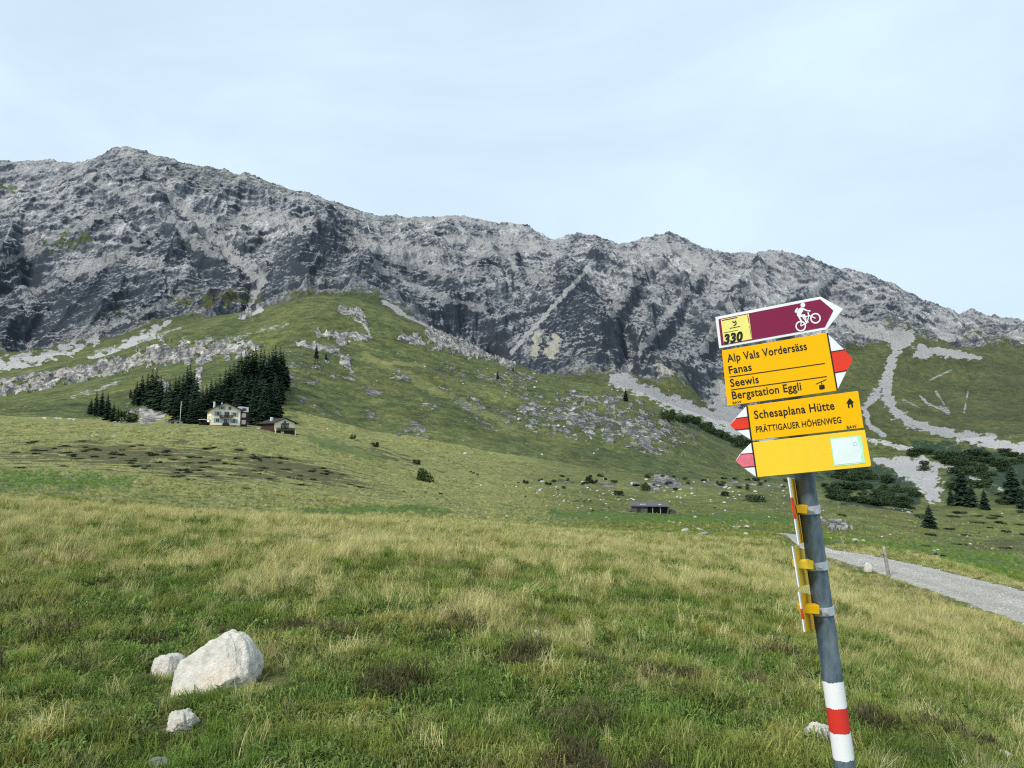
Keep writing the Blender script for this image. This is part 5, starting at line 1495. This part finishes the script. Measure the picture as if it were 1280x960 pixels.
cw = [cow_mesh('cow', M_wcow, True), cow_mesh('cow', M_wcow, False)]
def cow(x, y, me, label, group, scale=1.0, tmin=4.2, tmax=10.5, rz=None):
    g = hit(x, y, tmin, tmax)
    o = bpy.data.objects.new('cow', me)
    o.location = g; o.scale = (scale,) * 3
    o.rotation_euler = (0, 0, rt.choice((0, math.pi)) + rt.uniform(-.5, .5) if rz is None else rz)
    COL.objects.link(o)
    return tag(o, label, 'cow', group)
def px_scale(x, y, wpx, tmin=4.2, tmax=10.5):
    return wpx * hit(x, y, tmin, tmax).y / FPX / 2.5
for x, y, wp, lab in [(1162, 696.5, 6.5, 'black cow grazing behind the track, left one of three'), (1168.5, 695.5, 7, 'black cow grazing behind the track, middle one of three'), (1178.5, 696.8, 6, 'black cow grazing behind the track, right one standing apart')]:
    cow(x, y, cb[0], lab, None, px_scale(x, y, wp))
for x, y, wp in [(551, 619.5, 6), (532, 617, 4.5), (505, 615.5, 4), (546, 625, 3.5), (558, 626, 3.2), (514, 623, 2.5)]:
    cow(x, y, cb[rt.randrange(3)], 'dark cow in the loose herd below the large bush', 'dark cows below the large bush', px_scale(x, y, wp))
for x, y in [(588, 591), (592, 592.5), (596, 594.5), (647, 605), (656, 622)]:
    cow(x, y, cb[rt.randrange(3)], 'dark cow on the dry spur above the hollow', 'dark cows on the dry spur', px_scale(x, y, 4.2))
for x, y in [(717, 627.5), (721, 627), (726, 625), (738, 627.5), (755, 633), (760, 636), (752, 639), (741, 639.5), (771, 623.5), (697, 613), (730, 627.5), (797, 632.5)]:
    cow(x, y, cb[rt.randrange(3)], 'dark cow in the herd left of the stone hut', 'dark cows left of the stone hut', px_scale(x, y, 3.6))
for x, y, wp in [(1223, 667, 3), (957, 656, 4.5), (902, 655, 3), (893, 636, 3.5), (1246, 677, 3)]:
    cow(x, y, cb[rt.randrange(3)], 'lone dark cow far out on the valley pasture', 'dark cows scattered over the valley', px_scale(x, y, wp))
for x, y in [(710, 628), (736, 626), (751, 626), (757, 631), (728, 634), (738, 637), (722, 636), (836, 653), (842, 654), (850, 654.5)]:
    cow(x, y, cw[rt.randrange(2)], 'pale cow in the grazing herd around the stone hut', 'pale cows around the stone hut', px_scale(x, y, 3.2))
for x, y, wp in [(54, 525.5, 6.5), (69, 525.3, 6), (74, 525.6, 6), (86, 526.2, 5.5), (91.5, 526.8, 5.5)]:
    cow(x, y, cw[0 if wp > 5.7 else 1], 'pale cow on the meadow crest left of the spruce grove', 'pale cows on the meadow crest', px_scale(x, y, wp, 7, 8.3), 7, 8.3, rt.uniform(-.3, .3))

# ------------------------------------------------------------------ grass: tufts of blades spread over the near meadow (nobody could count them)
def grassmat():
    t = NT('grass_blades')
    base = t.attr('tint', 'INSTANCER', 'Color')
    rnd = t.attr('rnd')
    hgt = t.attr('along')
    v = t.rng(rnd, 0, 1, 0.62, 1.42)
    m = t.n.new('ShaderNodeMix'); m.data_type = 'RGBA'; m.blend_type = 'MULTIPLY'; m.inputs['Factor'].default_value = 1
    t.l.new(base, m.inputs['A']); t.l.new(v, m.inputs['B'])
    c = t.mix(t.math('MULTIPLY', hgt, t.math('MULTIPLY', rnd, 0.35)), m.outputs['Result'], (.40, .36, .17))
    d = t.n.new('ShaderNodeBsdfDiffuse'); tr = t.n.new('ShaderNodeBsdfTranslucent'); mx = t.n.new('ShaderNodeMixShader')
    t.l.new(c, d.inputs['Color']); t.l.new(c, tr.inputs['Color'])
    mx.inputs['Fac'].default_value = 0.28
    t.l.new(d.outputs[0], mx.inputs[1]); t.l.new(tr.outputs[0], mx.inputs[2])
    t.l.new(mx.outputs[0], t.n['Material Output'].inputs['Surface'])
    return t.mat
M_grass = grassmat()
tufts = bpy.data.collections.new('grass_tufts')
def tuft(idx, n, hmin, hmax, wid, spread, bend, seed, leafy=False, lean=0.0):
    rr = random.Random(seed)
    V, F, RN, AL = [], [], [], []
    for _ in range(n):
        a = rr.random() * 6.283; rad = spread * math.sqrt(rr.random())
        bx, by = rad * math.cos(a), rad * math.sin(a)
        h = rr.uniform(hmin, hmax); w = wid * rr.uniform(.6, 1.3)
        da = rr.random() * 6.283
        b = bend * rr.uniform(.3, 1.2) * h
        dx, dy = math.cos(da) * b + lean * h, math.sin(da) * b + lean * .3 * h
        wa = da + 1.57 + rr.uniform(-.5, .5)
        wx, wy = math.cos(wa) * w, math.sin(wa) * w
        r = rr.random(); i0 = len(V)
        if leafy:
            k = [(0, .0, .25), (.55, .75, .9), (.85, 1.0, 1.0), (1.15, .96, 0)]
        else:
            k = [(0, 0, 1), (.22, .45, .9), (.55, .80, .62), (1, .98 - .25 * bend, 0.05)]
        for q, z, ww in k:
            V += [(bx + dx * q - wx * ww, by + dy * q - wy * ww, h * z - .01), (bx + dx * q + wx * ww, by + dy * q + wy * ww, h * z - .01)]
            AL += [z, z]
        for j in range(3):
            F.append((i0 + 2 * j, i0 + 2 * j + 1, i0 + 2 * j + 3, i0 + 2 * j + 2)); RN.append(r)
    me = bpy.data.meshes.new('tuft'); me.from_pydata(V, [], F); me.update()
    at = me.attributes.new('rnd', 'FLOAT', 'FACE'); at.data.foreach_set('value', np.array(RN, np.float32))
    at = me.attributes.new('along', 'FLOAT', 'POINT'); at.data.foreach_set('value', np.array(AL, np.float32))
    me.materials.append(M_grass)
    o = bpy.data.objects.new('tuft_%02d' % idx, me)
    tufts.objects.link(o)
# 0-2 short turf, 3-5 broad-leaved herbs, 6-8 medium grass, 9-12 long dry bents, 13-14 dark dead cushions
for i in range(3): tuft(i, 60, .035, .095, .0026, .13, .7, 700 + i)
for i in range(3, 6): tuft(i, 80, .018, .055, .0055, .13, 1.0, 700 + i, True)
for i in range(6, 9): tuft(i, 60, .09, .22, .0026, .10, .75, 700 + i)
for i in range(9, 13): tuft(i, 44, .12, .34, .0017, .12, .8, 700 + i, False, .22)
for i in range(13, 15): tuft(i, 110, .05, .14, .0022, .12, 1.0, 700 + i)

def sow(D0, D1, per_m2, smax=0.74):
    n = int(per_m2 * smax * (D1 * D1 - D0 * D0))
    Y = np.sqrt(RNG.uniform(D0 * D0, D1 * D1, n)); s = RNG.uniform(-smax, smax, n)
    return s * Y, Y
parts = [sow(2.0, 6, 330), sow(6, 10, 210), sow(10, 17, 115), sow(17, 28, 58), sow(28, 48, 27), sow(48, 75, 7), sow(75, 150, 1.1), sow(150, 270, .38)]
GXs = np.concatenate([p[0] for p in parts]); GYs = np.concatenate([p[1] for p in parts])
d_, _ = road_field(GXs, GYs)
edge = 1.0 + 0.10 * fbm(GXs / .5, GYs / .5, 3, 77)
keep = d_ > edge
nears = np.full(len(GXs), 9.0)
for sx, sy, sw, sd in STN:
    nears = np.minimum(nears, np.hypot((GXs - sx) / sw, (GYs - sy - sd * .1) / sd))
keep &= nears > .72
GXs, GYs = GXs[keep], GYs[keep]
# heights on the terrain grid (bilinear)
ss = GXs / GYs
ci = np.clip(np.searchsorted(S, ss), 1, NC - 1); wc = (ss - S[ci - 1]) / (S[ci] - S[ci - 1])
NRn = int(np.searchsorted(T, 8.2))
GZs = np.zeros(len(GXs)); HEs = np.zeros(len(GXs)); STs = np.zeros(len(GXs)); LUs = np.zeros(len(GXs))
order = np.argsort(ci, kind='stable')
bounds = np.searchsorted(ci[order], np.arange(NC + 1))
for c in range(1, NC):
    ids = order[bounds[c]:bounds[c + 1]]
    if len(ids):
        za = np.interp(GYs[ids], GY[:NRn, c - 1], GZ[:NRn, c - 1]); zb = np.interp(GYs[ids], GY[:NRn, c], GZ[:NRn, c])
        GZs[ids] = za + (zb - za) * wc[ids]
        for F_, A_ in ((HEs, heath), (STs, straw), (LUs, lush)): F_[ids] = np.interp(GYs[ids], GY[:NRn, c], A_[:NRn, c])
hole = fbm(GXs / .42, GYs / .42, 3, 861, .6) + .25 * fbm(GXs / 2., GYs / 2., 2, 863)
ok = ~((hole < -.52) & (GYs < 16)) & ~((HEs > .35) & (GYs > 52))
GXs, GYs, GZs, HEs, STs, LUs = [a[ok] for a in (GXs, GYs, GZs, HEs, STs, LUs)]
d_k, near_k = d_[keep][ok], nears[keep][ok]
n = len(GXs)
sf = straw_field(GXs, GYs) + RNG.normal(0, .10, n)
clump = fbm(GXs / .55, GYs / .55, 3, 811, .6)
herb = fbm(GXs / 1.7, GYs / 1.7, 3, 821) + 0.55 * np.exp(-(((GXs + 3.2) / 2.2) ** 2 + ((GYs - 7.2) / 2.0) ** 2))
dead = fbm(GXs / .8, GYs / .8, 3, 831, .6) + 0.25 * (1 - sstep(6, 9, GYs)) - 0.2 * sstep(9, 14, GYs)
kind = RNG.integers(0, 3, n)
r_ = RNG.random(n)
kind = np.where((herb > 0.10 - .22 * (1 - sstep(7, 10, GYs))) & (r_ < .48), RNG.integers(3, 6, n), kind)
kind = np.where((clump > 0.10) & (r_ > .35), RNG.integers(6, 9, n), kind)
kind = np.where(RNG.random(n) < (0.05 + 0.74 * sstep(0.28, 0.80, sf)) * (.22 + .78 * sstep(5, 10, GYs)) + .04, RNG.integers(9, 13, n), kind)
kind = np.where((dead > 0.64) & (r_ < .55), RNG.integers(13, 15, n), kind)
# keep the stones and the track edge from being buried
scl = RNG.uniform(.65, 1.35, n) * np.interp(GYs, [50, 75, 150, 270], [1, 1.5, 2.0, 2.6]) * (0.6 + 0.7 * np.clip(clump + .45, 0, 1.1)) * np.interp(GYs, [2, 6, 10, 17, 28, 48], [.85, .95, 1.15, 1.4, 1.7, 2.1])
long_ = (kind >= 9) & (kind < 13)
far_ = GYs > 52
kind = np.where(far_, np.where(RNG.random(n) < STs * .8, RNG.integers(9, 13, n), RNG.integers(6, 9, n)), kind); long_ = (kind >= 9) & (kind < 13)
scl = np.where(long_, scl * np.interp(GYs, [2, 6, 12, 30, 48], [.48, .53, .57, .46, .36]), scl)
scl = np.where((kind >= 6) & (kind < 9), scl * np.interp(GYs, [2, 6, 12, 30, 48], [.52, .53, .54, .46, .4]), scl)
tint = np.zeros((n, 3))
hue = fbm(GXs / 1.1, GYs / 1.1, 3, 841)[:, None]
g1, g2, g3 = np.array([.082, .155, .028]), np.array([.145, .195, .042]), np.array([.215, .220, .060])
gr = np.where(hue > 0, g2 + (g3 - g2) * np.clip(hue * 2.2, 0, 1), g2 + (g1 - g2) * np.clip(-hue * 2.2, 0, 1))
tint[:] = gr
tint = np.where(((kind >= 3) & (kind < 6))[:, None], np.array([.090, .150, .036]) * RNG.uniform(.65, 1.4, (n, 1)), tint)
tint = np.where(((kind >= 6) & (kind < 9))[:, None], gr * np.array([1.12, 1.08, .95]), tint)
st1, st2 = np.array([.54, .475, .235]), np.array([.29, .285, .09])
tint = np.where(long_[:, None], st2 + (st1 - st2) * np.clip(RNG.normal(.5, .32, (n, 1)) + hue * .4, 0, 1.1), tint)
tint = np.where((kind >= 13)[:, None], np.array([.050, .048, .026]) * RNG.uniform(.6, 1.4, (n, 1)), tint)
tint *= 1.22 * RNG.uniform(.65, 1.4, (n, 1))
scl = scl * (0.45 + 0.55 * sstep(1.1, 2.6, d_k)) * (0.5 + 0.5 * sstep(1.0, 2.2, near_k))
tint = np.where(((LUs > .4) & far_)[:, None], tint * np.array([.7, 1.0, .8]), tint)
me = bpy.data.meshes.new('meadow_grass')
me.vertices.add(n)
me.vertices.foreach_set('co', np.stack([GXs, GYs, GZs], -1).astype(np.float32).ravel())
def pattr(nm, ty, key, arr):
    a = me.attributes.new(nm, ty, 'POINT'); a.data.foreach_set(key, np.ascontiguousarray(arr).ravel())
pattr('kind', 'INT', 'value', kind.astype(np.int32))
pattr('scl', 'FLOAT', 'value', scl.astype(np.float32))
wind = fbm(GXs / 3., GYs / 3., 2, 851)
rot = np.stack([RNG.normal(0, .2, n), RNG.normal(0, .2, n), np.where(long_, wind * 2.2 + RNG.normal(0, .6, n), RNG.uniform(0, 6.283, n))], -1).astype(np.float32)
pattr('rot', 'FLOAT_VECTOR', 'vector', rot)
pattr('tint', 'FLOAT_COLOR', 'color', np.concatenate([tint, np.ones((n, 1))], 1).astype(np.float32))
go = link('meadow_grass', me, None, M_grass)
tag(go, kind='stuff'); go['label'] = 'short green turf and long dry bent grass of the near meadow'
ng = bpy.data.node_groups.new('sow_grass', 'GeometryNodeTree')
ng.interface.new_socket('Geometry', in_out='INPUT', socket_type='NodeSocketGeometry')
ng.interface.new_socket('Geometry', in_out='OUTPUT', socket_type='NodeSocketGeometry')
N, Lk = ng.nodes, ng.links
gi, go_ = N.new('NodeGroupInput'), N.new('NodeGroupOutput')
iop = N.new('GeometryNodeInstanceOnPoints'); ci_ = N.new('GeometryNodeCollectionInfo')
ci_.inputs['Collection'].default_value = tufts
ci_.inputs['Separate Children'].default_value = True
ci_.inputs['Reset Children'].default_value = True
def named(nm, ty):
    a = N.new('GeometryNodeInputNamedAttribute'); a.data_type = ty; a.inputs['Name'].default_value = nm
    return a.outputs['Attribute']
Lk.new(gi.outputs[0], iop.inputs['Points']); Lk.new(ci_.outputs[0], iop.inputs['Instance'])
iop.inputs['Pick Instance'].default_value = True
Lk.new(named('kind', 'INT'), iop.inputs['Instance Index'])
e2r = N.new('FunctionNodeEulerToRotation'); Lk.new(named('rot', 'FLOAT_VECTOR'), e2r.inputs[0]); Lk.new(e2r.outputs[0], iop.inputs['Rotation'])
Lk.new(named('scl', 'FLOAT'), iop.inputs['Scale'])
Lk.new(iop.outputs[0], go_.inputs[0])
gm_ = go.modifiers.new('sow', 'NODES'); gm_.node_group = ng
print('tufts', n)

# loose gravel on the track: too many to count, one object
def gravel():
    bm = bmesh.new(); bmesh.ops.create_icosphere(bm, subdivisions=1, radius=1.0)
    v0 = np.array([tuple(v.co) for v in bm.verts]); f0 = np.array([[v.index for v in f.verts] for f in bm.faces]); bm.free()
    n = 5200
    Y = 11 + 33 * RNG.random(n) ** 1.5; A = np.array(ROAD)
    xc, hw = np.interp(Y, A[:, 1], A[:, 0]), np.interp(Y, A[:, 1], A[:, 3])
    off = RNG.normal(0, .62, n).clip(-1.25, 1.25); X = xc + off * hw
    r = RNG.uniform(.008, .026, n) * np.where(RNG.random(n) < .05, 1.8, 1)
    z = np.array([ground(a, b) for a, b in zip(X, Y)])
    d = 1 + RNG.uniform(-.25, .25, (n, len(v0), 1))
    V = v0[None] * d * r[:, None, None] * RNG.uniform(.6, 1.3, (n, 1, 3)) * np.array([1, 1, .7]) + np.stack([X, Y, z + r * .25], -1)[:, None]
    F = (f0[None] + (np.arange(n) * len(v0))[:, None, None]).reshape(-1, 3)
    me = bpy.data.meshes.new('gravel'); me.from_pydata(V.reshape(-1, 3).tolist(), [], F.tolist()); me.update()
    tag(link('gravel', me, None, M_stone_far), 'loose pale gravel on the track', None, None, 'stuff')
gravel()
